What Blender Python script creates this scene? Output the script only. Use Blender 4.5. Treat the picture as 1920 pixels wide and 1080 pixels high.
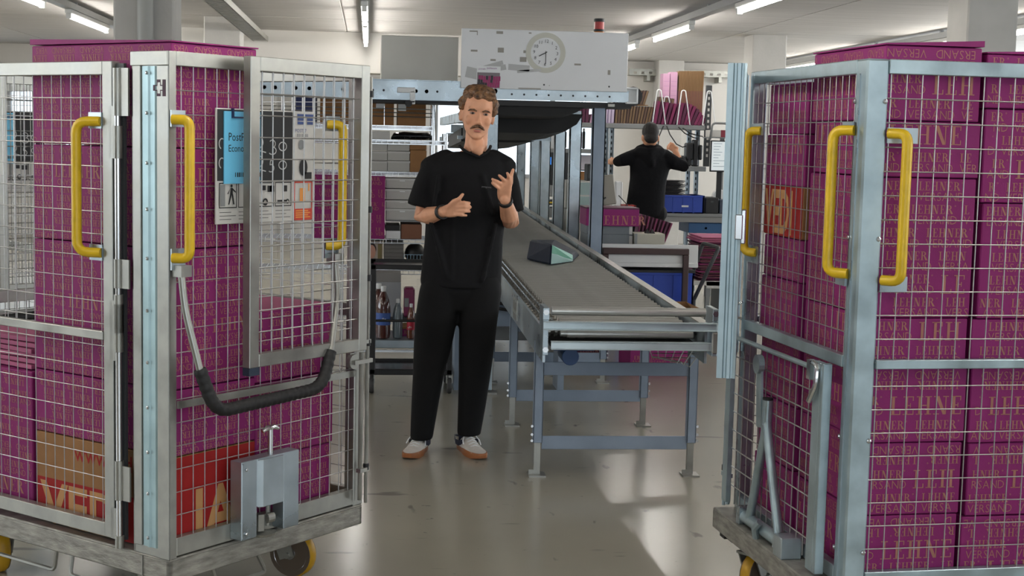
import bpy, bmesh, math, random
from math import sin, cos, pi, radians as R
from mathutils import Vector as V, Matrix as M
for o in list(bpy.data.objects): bpy.data.objects.remove(o)
SC = bpy.context.scene; COL = SC.collection
rnd = random.Random(7)
# ---------------------------------------------------------------- camera
F = 2700.0; EYE = V((0, 0, 1.585)); PITCH = math.atan(278/2700); ROLL = .023; YAW = math.atan(272/2700)
RC = M.Rotation(-YAW, 3, 'Z') @ M.Rotation(pi/2-PITCH, 3, 'X') @ M.Rotation(ROLL, 3, 'Z')
cam = bpy.data.cameras.new('camera'); cam.sensor_width = 36; cam.lens = 36*F/1920; cam.clip_end = 200
co = bpy.data.objects.new('camera', cam); COL.objects.link(co)
co.matrix_world = M.Translation(EYE) @ RC.to_4x4(); SC.camera = co
SC.view_settings.view_transform = 'Standard'; SC.view_settings.look = 'None'
SC.view_settings.exposure = 0.08; SC.view_settings.gamma = 1.0; SC.view_settings.use_curve_mapping = False
def at(x, y, Y=None, z=None, X=None):
    """world point seen at photo position (x, y), at a known depth Y, height z or side X"""
    d = RC @ V(((x-960)/F, -(y-540)/F, -1))
    t = Y/d.y if Y is not None else (z-EYE.z)/d.z if z is not None else X/d.x
    return EYE + d*t
# ---------------------------------------------------------------- world and daylight
w = bpy.data.worlds.new('sky'); SC.world = w; w.use_nodes = True
bg = w.node_tree.nodes['Background']; bg.inputs[0].default_value = (.86, .93, 1, 1); bg.inputs[1].default_value = 2.2
def area(name, loc, rot, sx, sy, power, color):
    l = bpy.data.lights.new(name, 'AREA'); l.shape = 'RECTANGLE'; l.size = sx; l.size_y = sy; l.energy = power; l.color = color
    o = bpy.data.objects.new(name, l); COL.objects.link(o); o.location = loc; o.rotation_euler = rot
    return o
# daylight through the window bands of the unseen front wall and side walls; right back one is an added fill
area('daylight_front', (2.0, -5.85, 1.75), (R(90), 0, 0), 9.0, 1.9, 115, (.78, .89, 1.0))
area('daylight_right', (8.85, 4.0, 1.7), (R(90), 0, R(90)), 9.0, 1.9, 110, (.84, .92, 1.0))
area('daylight_left', (-8.85, 7.0, 1.7), (R(90), 0, R(-90)), 9.0, 1.9, 85, (.84, .92, 1.0))
area('added_fill_right_back', (8.85, 16.5, 1.7), (R(90), 0, R(90)), 8.0, 1.9, 150, (.90, .95, 1.0))  # added fill that lifts the back wall, not a known window
TUBE = 50.0           # strength of the fluorescent tubes
# ---------------------------------------------------------------- materials
MATS = {}
def mat(name, col, rough=.5, metal=0.0, var=0.0, scale=20, stretch=(1, 1, 1), bump=0.0, bscale=200, emit=0, ecol=None,
        coat=0, spec=.5, trans=0, col2=None, rvar=0):
    if name in MATS: return MATS[name]
    m = bpy.data.materials.new(name); m.use_nodes = True; n = m.node_tree.nodes; l = m.node_tree.links
    b = n['Principled BSDF']
    c = [((v/255)/12.92 if v/255 <= .04045 else ((v/255+.055)/1.055)**2.4) for v in col]
    b.inputs['Base Color'].default_value = (*c, 1)
    b.inputs['Roughness'].default_value = rough; b.inputs['Metallic'].default_value = metal
    b.inputs['Specular IOR Level'].default_value = spec
    if coat: b.inputs['Coat Weight'].default_value = coat; b.inputs['Coat Roughness'].default_value = .12
    if trans: b.inputs['Transmission Weight'].default_value = trans
    if emit:
        e = ecol or col
        b.inputs['Emission Color'].default_value = (*[((v/255+.055)/1.055)**2.4 for v in e], 1); b.inputs['Emission Strength'].default_value = emit
    if var or bump or rvar:
        tc = n.new('ShaderNodeTexCoord'); mp = n.new('ShaderNodeMapping'); mp.inputs['Scale'].default_value = stretch
        l.new(tc.outputs['Object'], mp.inputs[0])
    if var or rvar:
        t = n.new('ShaderNodeTexNoise'); t.inputs['Scale'].default_value = scale; t.inputs['Detail'].default_value = 5
        l.new(mp.outputs[0], t.inputs['Vector'])
    if var:
        r = n.new('ShaderNodeValToRGB'); r.color_ramp.elements[0].position = .32; r.color_ramp.elements[1].position = .68
        c2 = [((v/255+.055)/1.055)**2.4 for v in col2] if col2 else [x*(1-var) for x in c]
        r.color_ramp.elements[0].color = (*c2, 1); r.color_ramp.elements[1].color = (*[min(1, x*(1+var*.5)) for x in c], 1)
        l.new(t.outputs['Fac'], r.inputs[0]); l.new(r.outputs[0], b.inputs['Base Color'])
    if rvar:
        mr = n.new('ShaderNodeMapRange'); mr.inputs['From Min'].default_value = .3; mr.inputs['From Max'].default_value = .7
        mr.inputs['To Min'].default_value = max(.03, rough-rvar); mr.inputs['To Max'].default_value = min(1, rough+rvar)
        l.new(t.outputs['Fac'], mr.inputs['Value']); l.new(mr.outputs[0], b.inputs['Roughness'])
    if bump:
        t2 = n.new('ShaderNodeTexNoise'); t2.inputs['Scale'].default_value = bscale; l.new(mp.outputs[0], t2.inputs['Vector'])
        bp = n.new('ShaderNodeBump'); bp.inputs['Strength'].default_value = bump; bp.inputs['Distance'].default_value = .01
        l.new(t2.outputs['Fac'], bp.inputs['Height']); l.new(bp.outputs[0], b.inputs['Normal'])
    MATS[name] = m; return m
galvb = mat('daylit_galvanised_steel', (172, 190, 196), .38, .75, .22, 9, rvar=.1)  # blue of the window light put into the right cage's steel colour
galv = mat('galvanised_steel', (162, 162, 155), .38, .75, .22, 9, rvar=.1)
galv2 = mat('galvanised_sheet', (176, 188, 194), .34, .8, .3, 5, rvar=.12)
wirem = mat('zinc_wire', (160, 159, 156), .35, .7, .12, 30)
deckm = mat('worn_deck_steel', (158, 156, 148), .5, .45, .4, 14, stretch=(1, 1, 4), bump=.15, bscale=60)
chrome = mat('polished_steel', (205, 207, 208), .2, .95)
rollm = mat('roller_steel', (205, 205, 200), .3, .7, .06, 12)
bzinc = mat('bright_zinc', (198, 212, 216), .36, .55, .12, 8)
bluegrey = mat('blue_grey_paint', (132, 146, 162), .42, .1, .1, 6)
yellow = mat('yellow_paint', (208, 172, 22), .38, 0, .12, 25)
black = mat('black_plastic', (20, 20, 21), .5)
rubber = mat('black_rubber', (24, 24, 25), .62, 0, 0, bump=.2, bscale=60)
magenta = mat('magenta_carton', (134, 34, 101), .62, 0, .08, 3, bump=.03, bscale=90, spec=.3)
pinkc = mat('pink_carton_lid', (176, 92, 128), .65, 0, .08, 6)
ink = mat('tan_print', (166, 114, 98), .65, spec=.3)
kraft = mat('brown_cardboard', (148, 108, 70), .75, 0, .1, 14, spec=.25)
redp = mat('red_print', (150, 26, 26), .65, spec=.3)
tanp = mat('tan_board_print', (186, 140, 92), .7, spec=.3)
white = mat('white_paint', (214, 214, 212), .5)
offw = mat('off_white_plastic', (196, 194, 188), .5, 0, .05, 10)
greyp = mat('grey_plastic', (128, 130, 130), .5)
dgrey = mat('dark_grey_plastic', (58, 60, 62), .5)
bluep = mat('blue_crate_plastic', (30, 66, 168), .45, 0, .08, 6)
bluem = mat('blue_cabinet', (38, 84, 130), .5)
redpl = mat('red_plastic', (190, 34, 26), .4)
paper = mat('white_paper', (226, 228, 228), .6)
inkblack = mat('black_print', (22, 22, 24), .6)
# ---------------------------------------------------------------- mesh helper
class MB:
    def __init__(s): s.v = []; s.f = []; s.m = []; s.cur = 0; s.x = M.Identity(4)
    def add(s, vs, fs):
        k = len(s.v); x = s.x
        s.v += [tuple(x @ V(p)) for p in vs]; s.f += [tuple(i+k for i in f) for f in fs]; s.m += [s.cur]*len(fs); return s
    def box(s, a, b):
        (x0, y0, z0), (x1, y1, z1) = a, b
        return s.add([(x0,y0,z0),(x1,y0,z0),(x1,y1,z0),(x0,y1,z0),(x0,y0,z1),(x1,y0,z1),(x1,y1,z1),(x0,y1,z1)],
                     [(3,2,1,0),(4,5,6,7),(0,1,5,4),(1,2,6,5),(2,3,7,6),(3,0,4,7)])
    def bar(s, p, q, w, h, up=(0, 0, 1)):
        p = V(p); q = V(q); d = (q-p); L = d.length; d.normalize(); u = V(up)
        if abs(d.dot(u)) > .98: u = V((1, 0, 0)) if abs(d.x) < .9 else V((0, 1, 0))
        sx = d.cross(u).normalized(); sz = sx.cross(d)
        vs = [pt + sx*(a*w/2) + sz*(b*h/2) for pt in (p, q) for a, b in ((-1,-1),(1,-1),(1,1),(-1,1))]
        return s.add(vs, [(3,2,1,0),(4,5,6,7),(0,1,5,4),(1,2,6,5),(2,3,7,6),(3,0,4,7)])
    def tube(s, pts, r, n=8, caps=True, closed=False):
        pts = [V(p) for p in pts]; rs = r if isinstance(r, (list, tuple)) else [r]*len(pts); N = len(pts)
        vs = []; u = None
        for i, p in enumerate(pts):
            a = pts[i-1] if i > 0 else (pts[-1] if closed else p); b = pts[(i+1) % N] if (i < N-1 or closed) else p
            d = (b-a).normalized()
            if u is None: u = d.orthogonal().normalized()
            u = (u - d*u.dot(d)).normalized(); w_ = d.cross(u)
            vs += [p + (u*cos(2*pi*j/n) + w_*sin(2*pi*j/n))*rs[i] for j in range(n)]
        fs = []
        for i in range(N if closed else N-1):
            a = i*n; b = ((i+1) % N)*n
            fs += [(a+j, a+(j+1) % n, b+(j+1) % n, b+j) for j in range(n)]
        if caps and not closed: fs += [tuple(range(n))[::-1], tuple(range((N-1)*n, N*n))]
        return s.add(vs, fs)
    def cyl(s, p, q, r, n=16): return s.tube([p, q], r, n)
    def loft(s, rings, cap=True):
        n = len(rings[0]); vs = [p for r_ in rings for p in r_]; fs = []
        for i in range(len(rings)-1): fs += [(i*n+j, i*n+(j+1) % n, (i+1)*n+(j+1) % n, (i+1)*n+j) for j in range(n)]
        if cap: fs += [tuple(range(n))[::-1], tuple(range((len(rings)-1)*n, len(rings)*n))]
        return s.add(vs, fs)
    def lathe(s, prof, c=(0, 0, 0), n=20, axis='z'):
        c = V(c); rings = []
        for r_, h in prof:
            if axis == 'z': rings.append([c+V((r_*cos(2*pi*j/n), r_*sin(2*pi*j/n), h)) for j in range(n)])
            elif axis == 'y': rings.append([c+V((r_*cos(2*pi*j/n), -h, r_*sin(2*pi*j/n))) for j in range(n)])
            else: rings.append([c+V((h, r_*cos(2*pi*j/n), r_*sin(2*pi*j/n))) for j in range(n)])
        return s.loft(rings)
    def ball(s, c, r, n=14, k=8):
        r = r if isinstance(r, (tuple, list)) else (r, r, r); c = V(c); rings = []
        for i in range(1, k):
            t = pi*i/k; rings.append([c+V((r[0]*sin(t)*cos(2*pi*j/n), r[1]*sin(t)*sin(2*pi*j/n), -r[2]*cos(t))) for j in range(n)])
        return s.loft(rings)
    def prism(s, poly, z0, z1):
        n = len(poly)
        return s.add([(x, y, z0) for x, y in poly]+[(x, y, z1) for x, y in poly],
                     [tuple(range(n))[::-1], tuple(range(n, 2*n))]+[(i, (i+1) % n, n+(i+1) % n, n+i) for i in range(n)])
    def mesh(s, name, mats):
        me = bpy.data.meshes.new(name); me.from_pydata(s.v, [], s.f)
        for m in (mats if isinstance(mats, (list, tuple)) else [mats]): me.materials.append(m)
        if any(s.m): me.polygons.foreach_set('material_index', s.m)
        me.update(); return me
    def build(s, name, mats, parent=None, smooth=False, bevel=0, loc=None, fix=False, **props):
        me = s.mesh(name, mats)
        if fix:
            bm = bmesh.new(); bm.from_mesh(me); bmesh.ops.recalc_face_normals(bm, faces=bm.faces); bm.to_mesh(me); bm.free()
        if smooth is True: me.polygons.foreach_set('use_smooth', [True]*len(me.polygons))
        elif smooth: me.shade_smooth() if False else _angle(me, smooth)
        return link(name, me, parent, loc, bevel, **props)
def pieces(mb, name, mats, parent, smooth=False, bevel=0, gap=.004, **props):
    """one object per separate piece of the builder's geometry"""
    n = len(mb.v); par = list(range(n))
    def find(i):
        while par[i] != i: par[i] = par[par[i]]; i = par[i]
        return i
    for f in mb.f:
        for i in f[1:]: par[find(i)] = find(f[0])
    isl = {}
    for i in range(n): isl.setdefault(find(i), []).append(i)
    bb = {k: ([min(mb.v[i][a] for i in l_)-gap for a in range(3)], [max(mb.v[i][a] for i in l_)+gap for a in range(3)]) for k, l_ in isl.items()}
    ks = list(isl); grp = {k: k for k in ks}
    def g(k):
        while grp[k] != k: k = grp[k]
        return k
    for i, a in enumerate(ks):
        for b in ks[i+1:]:
            if all(bb[a][0][c] <= bb[b][1][c] and bb[b][0][c] <= bb[a][1][c] for c in range(3)): grp[g(b)] = g(a)
    out = []
    for root in sorted({g(k) for k in ks}):
        vs = [i for k in ks if g(k) == root for i in isl[k]]; mp_ = {i: j for j, i in enumerate(vs)}; sub = MB()
        sub.v = [mb.v[i] for i in vs]; fi = [j for j, f in enumerate(mb.f) if f[0] in mp_]
        sub.f = [tuple(mp_[i] for i in mb.f[j]) for j in fi]; sub.m = [mb.m[j] for j in fi]
        out.append(sub.build(name, mats, parent, smooth, bevel, **props))
    return out
def _angle(me, deg):
    me.polygons.foreach_set('use_smooth', [True]*len(me.polygons))
    bm = bmesh.new(); bm.from_mesh(me); a = R(deg)
    for e in bm.edges:
        if len(e.link_faces) != 2 or e.calc_face_angle(0) > a: e.smooth = False
    bm.to_mesh(me); bm.free()
def link(name, me, parent=None, loc=None, bevel=0, **props):
    o = bpy.data.objects.new(name, me); COL.objects.link(o)
    if parent is not None: o.parent = parent
    if loc is not None: o.location = loc
    if bevel:
        b = o.modifiers.new('bevel', 'BEVEL'); b.width = bevel; b.segments = 1; b.limit_method = 'ANGLE'
    for k, v_ in props.items(): o[k] = v_
    return o
def tag(o, label, cat, group=None):
    o['label'] = label; o['category'] = cat
    if group: o['group'] = group
    return o
def thing(name, label, cat, loc=(0, 0, 0), rz=0, group=None):
    o = bpy.data.objects.new(name, None); COL.objects.link(o); o.location = loc; o.rotation_euler.z = rz; o.empty_display_size = .1
    return tag(o, label, cat, group)
def copy_tree(o, parent=None):
    c = o.copy(); COL.objects.link(c)
    if parent is not None: c.parent = parent
    for ch in list(o.children): copy_tree(ch, c)
    return c
def one(name, label, cat, mb, m, group=None, **k):
    return tag(mb.build(name, m, **k), label, cat, group)
def fillet(pts, r, n=5):
    pts = [V(p) for p in pts]; out = [pts[0]]
    for a, b, c in zip(pts, pts[1:], pts[2:]):
        u = (a-b).normalized(); w_ = (c-b).normalized(); rr = min(r, (a-b).length*.49, (c-b).length*.49)
        p, q = b+u*rr, b+w_*rr
        out += [p.lerp(b, t).lerp(b.lerp(q, t), t) for t in [i/n for i in range(n+1)]]
    return out+[pts[-1]]
# ---------------------------------------------------------------- lettering
_G = {}
def glyphs(text, size=1.0, thin=0.0, align='LEFT'):
    k = (text, size, thin, align)
    if k not in _G:
        c = bpy.data.curves.new('lettering', 'FONT'); c.body = text; c.size = size; c.resolution_u = 2; c.offset = thin; c.align_x = align
        o = bpy.data.objects.new('lettering', c); me = bpy.data.meshes.new_from_object(o)
        _G[k] = ([tuple(v_.co) for v_ in me.vertices], [tuple(p.vertices) for p in me.polygons])
        bpy.data.objects.remove(o); bpy.data.curves.remove(c); bpy.data.meshes.remove(me)
    return _G[k]
def put_text(mb, text, x, y, size, thin=0.0, align='LEFT', z=0.0, sx=1.0):
    vs, fs = glyphs(text, 1.0, thin, align)
    mb.add([(x+a*size*sx, y+b*size, z) for a, b, _ in vs], fs)
def q(x0, y0, x1, y1): return [(x0, y0), (x1, y0), (x1, y1), (x0, y1)]
def _R():
    out = [q(.12, 0, .27, 1), q(0, 0, .39, .05), q(0, .95, .3, 1)]
    n = 6
    for i in range(n):
        a, b = pi/2-pi*i/n, pi/2-pi*(i+1)/n
        P = lambda t, rx, ry: (.3+rx*cos(t), .74+ry*sin(t))
        out.append([P(b, .36, .26), P(a, .36, .26), P(a, .2, .2), P(b, .2, .2)])
    return out+[q(.27, .94, .3, 1), q(.27, .48, .3, .54), [(.6, 0), (.88, 0), (.54, .5), (.38, .5)]]
SERIF = {
 'L': (.66, [q(.12, 0, .27, 1), q(0, .95, .39, 1), q(0, 0, .62, .05), q(.56, .05, .62, .25)]),
 'E': (.68, [q(.12, 0, .27, 1), q(0, .95, .6, 1), q(0, 0, .62, .05), q(.55, .76, .6, .95), q(.57, .05, .62, .25), q(.27, .48, .45, .53), q(.41, .38, .45, .63)]),
 'H': (.90, [q(.12, 0, .27, 1), q(.61, 0, .76, 1), q(.27, .48, .61, .53), q(0, 0, .38, .05), q(0, .95, .38, 1), q(.5, 0, .88, .05), q(.5, .95, .88, 1)]),
 'N': (.90, [q(.14, 0, .2, 1), q(.68, 0, .74, 1), [(.56, 0), (.74, 0), (.32, 1), (.1, 1)], q(0, 0, .34, .05), q(0, .95, .2, 1), q(.54, .95, .88, 1)]),
 'R': (.92, _R()),
 'o': (.30, [[(.1+.1*cos(t), .92+.1*sin(t)), (.1+.1*cos(t+pi/4), .92+.1*sin(t+pi/4)), (.1+.06*cos(t+pi/4), .92+.06*sin(t+pi/4)), (.1+.06*cos(t), .92+.06*sin(t))] for t in [pi/4*i for i in range(8)]]),
}
_SV = {}
def sans(ch):
    if ch not in _SV:
        vs, fs = glyphs(ch, 1.0, -.012); h = max(p[1] for p in glyphs('E', 1.0, -.012)[0])
        x0 = min(p[0] for p in vs); _SV[ch] = ([((a-x0)/h*.92, b/h) for a, b, _ in vs], fs, (max(p[0] for p in vs)-x0)/h*.92)
    return _SV[ch]
def carton_print(mb, wd, ht, rows, seed=0, s=1.0, x0=0.0):
    """lettering of one carton side in its own plane: x 0..wd, y 0..ht; rows from the top: i inverted, n plain, b with a big word"""
    def word(kind, x, y, cap, inv):
        items = []
        for ch in ('LEHNERo' if kind == 'L' else 'VERSAND'):
            if kind == 'L':
                wch, polys = SERIF[ch]; vs = [p for pl in polys for p in pl]; fs = []; k = 0
                for pl in polys: fs.append(tuple(range(k, k+len(pl)))); k += len(pl)
                gap = .09
            else:
                vs, fs, wch = sans(ch); gap = .16
            items.append((vs, fs, wch, gap))
        tot = sum(i[2]+i[3] for i in items)*cap; cx = 0
        for vs, fs, wch, gap in items:
            a, b = (x+tot-cx*cap, x+tot-(cx+wch)*cap) if inv else (x+cx*cap, x+(cx+wch)*cap)
            if min(a, b) > .004 and max(a, b) < wd-.004:
                g = -1 if inv else 1
                yb = y+cap if inv else y
                if y > -.012 and y+cap < ht+.012:
                    mb.add([(a+g*p[0]*cap, min(max(yb+g*p[1]*cap, .001), ht-.001), 0) for p in vs], fs)
            cx += wch+gap
        return tot
    pitch = ht/len(rows); rr = random.Random(seed)
    for k, r_ in enumerate(rows):
        ytop = ht-k*pitch; cap = .026*s
        off = x0-.16*s*rr.random()
        if r_ == 'b': x = off-.05*s; bigat = rr.random()*.12*s
        x = off; nb = 0
        while x < wd:
            if r_ == 'b' and nb == 1:
                x += word('L', x, ytop-.066*s, .056*s, False)+.012*s
            elif r_ == 'i':
                word('V', x, ytop-.007*s-cap, cap*.95, True); t = word('L', x, ytop-.040*s-cap*.95, cap, True); x += t+.03*s
            else:
                t = word('L', x, ytop-.009*s-cap, cap, False); word('V', x, ytop-.040*s-cap, cap*.95, False); x += t+.022*s
            nb += 1
            if r_ == 'b' and nb > 2: nb = 0
# ================================================================ the setting
CEIL = 2.85
fl = mat('floor_epoxy', (154, 149, 135), .21, 0, .07, 1.1, bump=.012, bscale=60, spec=.5)
n_ = fl.node_tree.nodes; l_ = fl.node_tree.links
tc_ = n_.new('ShaderNodeTexCoord'); acc = None
for sc2, rot, sz, lo in ((1, .35, (2.2, 9, 1), .735), (1, -.2, (9, 3.2, 1), .75), (1, .8, (14, 26, 1), .765)):
    mp_ = n_.new('ShaderNodeMapping'); mp_.inputs['Scale'].default_value = sz; mp_.inputs['Rotation'].default_value = (0, 0, rot); l_.new(tc_.outputs['Object'], mp_.inputs[0])
    nt = n_.new('ShaderNodeTexNoise'); nt.inputs['Scale'].default_value = 1; nt.inputs['Detail'].default_value = 3; l_.new(mp_.outputs[0], nt.inputs['Vector'])
    mr = n_.new('ShaderNodeMapRange'); mr.inputs['From Min'].default_value = lo-.07; mr.inputs['From Max'].default_value = lo-.02; l_.new(nt.outputs['Fac'], mr.inputs['Value'])
    if acc is None: acc = mr.outputs[0]
    else: mx = n_.new('ShaderNodeMath'); mx.operation = 'MAXIMUM'; l_.new(acc, mx.inputs[0]); l_.new(mr.outputs[0], mx.inputs[1]); acc = mx.outputs[0]
mixn = n_.new('ShaderNodeMix'); mixn.data_type = 'RGBA'; ramp = [x for x in n_ if x.type == 'VALTORGB'][0]
sk = n_.new('ShaderNodeMath'); sk.operation = 'MULTIPLY'; sk.inputs[1].default_value = .6; l_.new(acc, sk.inputs[0])
l_.new(sk.outputs[0], mixn.inputs['Factor']); l_.new(ramp.outputs[0], mixn.inputs['A']); mixn.inputs['B'].default_value = (.07, .065, .055, 1); l_.new(mixn.outputs['Result'], n_['Principled BSDF'].inputs['Base Color'])
def concrete(name, col, stretch, var):
    m = mat(name, col, .8, 0, var, 3.2, stretch=stretch, bump=.1, bscale=9, spec=.2); return m
ceilm = concrete('board_marked_concrete', (192, 189, 185), (.35, 9, 1), .16)
colm = mat('column_concrete', (182, 180, 175), .8, 0, .06, 5, bump=.15, bscale=40, spec=.2)
wallm = mat('wall_plaster', (206, 203, 197), .8, 0, .03, 3, spec=.2)
def struct(name, mb, m, **k): return mb.build(name, m, kind='structure', **k)
struct('floor', MB().box((-9, -6, -.1), (9, 22.7, 0)), fl)
# concrete ceiling: cast bays with a recessed joint between them
cm = MB()
for x0, x1 in ((-9, -4.62), (-4.6, -.3), (-.28, 4.18), (4.2, 9)):
    for y0, y1 in ((-6, 4.38), (4.4, 10.28), (10.3, 15.98), (16, 22.7)):
        cm.box((x0, y0, CEIL), (x1, y1, CEIL+.2))
cm.box((-9, -6, CEIL+.012), (9, 22.7, CEIL+.1))
struct('ceiling', cm, ceilm)
def wall_with_holes(name, fixed, a, b, holes, axis, th=.2):
    """wall along axis from a to b at coordinate fixed, with window holes (u0, u1, z0, z1)"""
    mb = MB(); us = a
    P = (lambda u0, u1, z0, z1: mb.box((u0, fixed, z0), (u1, fixed+th, z1))) if axis == 'x' else (lambda u0, u1, z0, z1: mb.box((fixed, u0, z0), (fixed+th, u1, z1)))
    for u0, u1, z0, z1 in sorted(holes):
        P(us, u0, 0, CEIL); P(u0, u1, 0, z0); P(u0, u1, z1, CEIL); us = u1
    P(us, b, 0, CEIL); return struct(name, mb, wallm)
wall_with_holes('wall_back', 22.5, -9, 9, [(-6.6, -1.9, 1.15, 2.35), (1.02, 3.75, 1.0, 2.3)], 'x')
wall_with_holes('wall_front', -6.2, -9, 9, [(-2.5, 6.5, .8, 2.7)], 'x')
wall_with_holes('wall_left', -9.2, -6, 22.5, [(2.5, 11.5, .75, 2.65)], 'y')
wall_with_holes('wall_right', 9.0, -6, 22.5, [(-.5, 8.5, .75, 2.65), (12.5, 20.5, .75, 2.65)], 'y')  # rear opening added to go with the right back fill light
glass = mat('window_glass', (235, 242, 246), .02, trans=1.0)
frm = mat('window_frame_paint', (150, 152, 154), .5)
def window(n, x0, x1, z0, z1, k):
    mb = MB(); mb.box((x0, 22.45, z0), (x1, 22.6, z0+.05)); mb.box((x0, 22.45, z1-.05), (x1, 22.6, z1))
    for i in range(k+1):
        x = x0+(x1-x0)*i/k; mb.box((max(x0, x-.03), 22.45, z0), (min(x1, x+.03), 22.6, z1))
    o = mb.build('window_%d' % n, frm, kind='structure')
    for i in range(k):
        a = x0+(x1-x0)*i/k; MB().box((a+.03, 22.54, z0+.05), (a+(x1-x0)/k-.03, 22.546, z1-.05)).build('pane', glass, o)
window(1, -6.6, -1.9, 1.15, 2.35, 4); window(2, 1.02, 3.75, 1.0, 2.3, 3)
def column(n, x, y, w_=.4):
    mb = MB(); c = .012
    mb.prism([(x-w_/2+c, y), (x+w_/2-c, y), (x+w_/2, y+c), (x+w_/2, y+w_-c), (x+w_/2-c, y+w_), (x-w_/2+c, y+w_), (x-w_/2, y+w_-c), (x-w_/2, y+c)], 0, CEIL)
    return struct('trim_%d' % n, mb, colm)
for i, (x, y) in enumerate(((4.73, 10.75), (4.57, 16.4), (-1.52, 10.0), (-1.62, 16.2), (-1.6, 22.0), (4.6, 22.0), (-7.8, 10.4), (-7.8, 16.2))): column(i+1, x, y)
pipe = MB().cyl((-1.50, 9.94, 1.0), (-1.50, 9.94, CEIL-.001), .055, 14).build('downpipe', mat('grey_pipe', (150, 151, 146), .45), smooth=40); tag(pipe, 'grey rainwater pipe running up the concrete column behind the left cage', 'pipe')
b = MB().box((-2.28, 18.0, 2.36), (1.4, 18.5, CEIL)); struct('trim_20', b, wallm)
# ---------------------------------------------------------------- fluorescent light strips
tubem = mat('lit_tube', (255, 252, 248), emit=TUBE, ecol=(255, 251, 245))
stripm = mat('light_rail_paint', (170, 172, 172), .45, .2)
lampw = mat('lamp_housing', (222, 222, 218), .4)
def strip(x, y0, y1, tubes, label):
    t = thing('light_strip', label, 'light', (x, 0, 0), group='fluorescent strips under the ceiling')
    MB().box((-.045, y0, 2.76), (.045, y1, 2.82)).build('rail', stripm, t)
    hb = MB()
    for yy in range(int(y0), int(y1), 2): hb.box((-.015, yy, 2.82), (.015, yy+.04, CEIL-.001))
    pieces(hb, 'hanger', stripm, t)
    ho = tu = None
    for y, L in tubes:
        h = MB().box((-.032, y-.06, 2.715), (.032, y+L+.06, 2.76)).build('lamp_housing', lampw, t, bevel=.006)
        MB().cyl((0, y, 2.692), (0, y+L, 2.692), .021, 10).build('tube', tubem, h, smooth=50)
        e = MB()
        for yy in (y-.05, y+L): e.box((-.022, yy, 2.668), (.022, yy+.05, 2.716))
        e.build('lamp_holder', lampw, h)
def seq(y0, n, L=1.5, p=1.85): return [(y0+i*p, L) for i in range(n)]
strip(3.05, 1.0, 21.9, seq(1.3, 3)+[(20.2, 1.5)]+[(10.4, 1.5), (13.75, 1.75), (16.6, 1.5), (18.4, 1.5)], 'light strip slanting over the white clock panel towards its right end')  # tube at the far end added to brighten the back wall
strip(-.06, 2.0, 18, seq(1.6, 2)+[(12.85, 1.6), (14.7, 1.6), (16.4, 1.4)], 'light strip running straight away above the grey sheet box')
strip(-2.95, 1.0, 21.5, seq(2.0, 3)+[(11.8, 1.7), (14.7, 2.0), (17.4, 1.5), (19.2, 1.5)], 'light strip above the left cage and its concrete column')
strip(6.05, 1.0, 22.3, seq(2.3, 3)+[(20.9, 1.2)]+[(12.3, 1.6), (14.2, 1.6), (17.4, 1.5), (19.2, 1.5)], 'light strip seen between the two right concrete columns')  # far-end tube put in as extra light for the right back
strip(-5.9, 2.0, 21.5, seq(3.0, 4)+[(12.3, 1.6), (15.0, 1.6), (17.4, 1.5), (19.2, 1.5)], 'light strip farthest left, low behind the left cage')
# perforated cable tray under the ceiling
def tray(x0, x1, y0, y1, z, label, along):
    t = thing('cable_tray', label, 'cable tray')
    mb = MB(); n = int(((y1-y0) if along == 'y' else (x1-x0))/.12)
    if along == 'y':
        mb.box((x0, y0, z), (x0+.012, y1, z+.06)); mb.box((x1-.012, y0, z), (x1, y1, z+.06))
        for i in range(n): mb.box((x0, y0+i*.12, z), (x1, y0+i*.12+.06, z+.004))
    else:
        mb.box((x0, y0, z), (x1, y0+.01, z+.02)); mb.box((x0, y0, z+.06), (x1, y0+.01, z+.1)); mb.box((x0, y0, z), (x1, y1, z+.004))
        for i in range(n): mb.box((x0+i*.12, y0, z+.02), (x0+i*.12+.07, y0+.01, z+.06))
    mb.build('channel', galv, t)
    br = MB()
    for i in range(3):
        f = (i+.5)/3
        if along == 'y': br.box((x0, y0+(y1-y0)*f, z+.06), (x0+.02, y0+(y1-y0)*f+.03, CEIL-.002))
        else: br.box((x0+(x1-x0)*f, y0+.01, z-.08), (x0+(x1-x0)*f+.05, 22.5, z))
    pieces(br, 'bracket', galv, t)
tray(-1.42, -1.24, 4, 17.9, 2.70, 'perforated steel cable tray slanting under the ceiling above the left cage', 'y')
tray(3.98, 5.68, 22.2, 22.42, 2.62, 'perforated steel cable tray along the back wall above the catalogues', 'x')
# ================================================================ cage carts
def wires(mb, x0, x1, z0, z1, y, nx, nz, r=.0017, n=5, proud=.004, ext=0):
    for i in range(nx):
        x = x0+(x1-x0)*(i+.5)/nx; mb.tube([(x, y, z0), (x, y, z1)], r, n, caps=False)
    for i in range(1, nz):
        z = z0+(z1-z0)*i/nz; mb.tube([(x0-ext, y-proud, z), (x1+ext, y-proud, z)], r, n, caps=ext > 0)
def swap(mb):   # builds in (y, x) order: an end panel turned into a side panel
    mb.x = M(((0, -1, 0, 0), (1, 0, 0, 0), (0, 0, 1, 0), (0, 0, 0, 1))); return mb
def handle(parent, pts, r=.0155, label=None, plates=()):
    h = MB().tube(fillet(pts, .045), r, 10).build('grab_handle', yellow, parent, smooth=40)
    if plates:
        p = MB()
        for a, b_ in plates: p.box(a, b_)
        pieces(p, 'handle_bracket', galv2, h)
    return h
tyrem = mat('amber_tyre', (196, 150, 30), .4); tyrein = mat('brown_tyre_wall', (98, 84, 70), .5)
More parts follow.
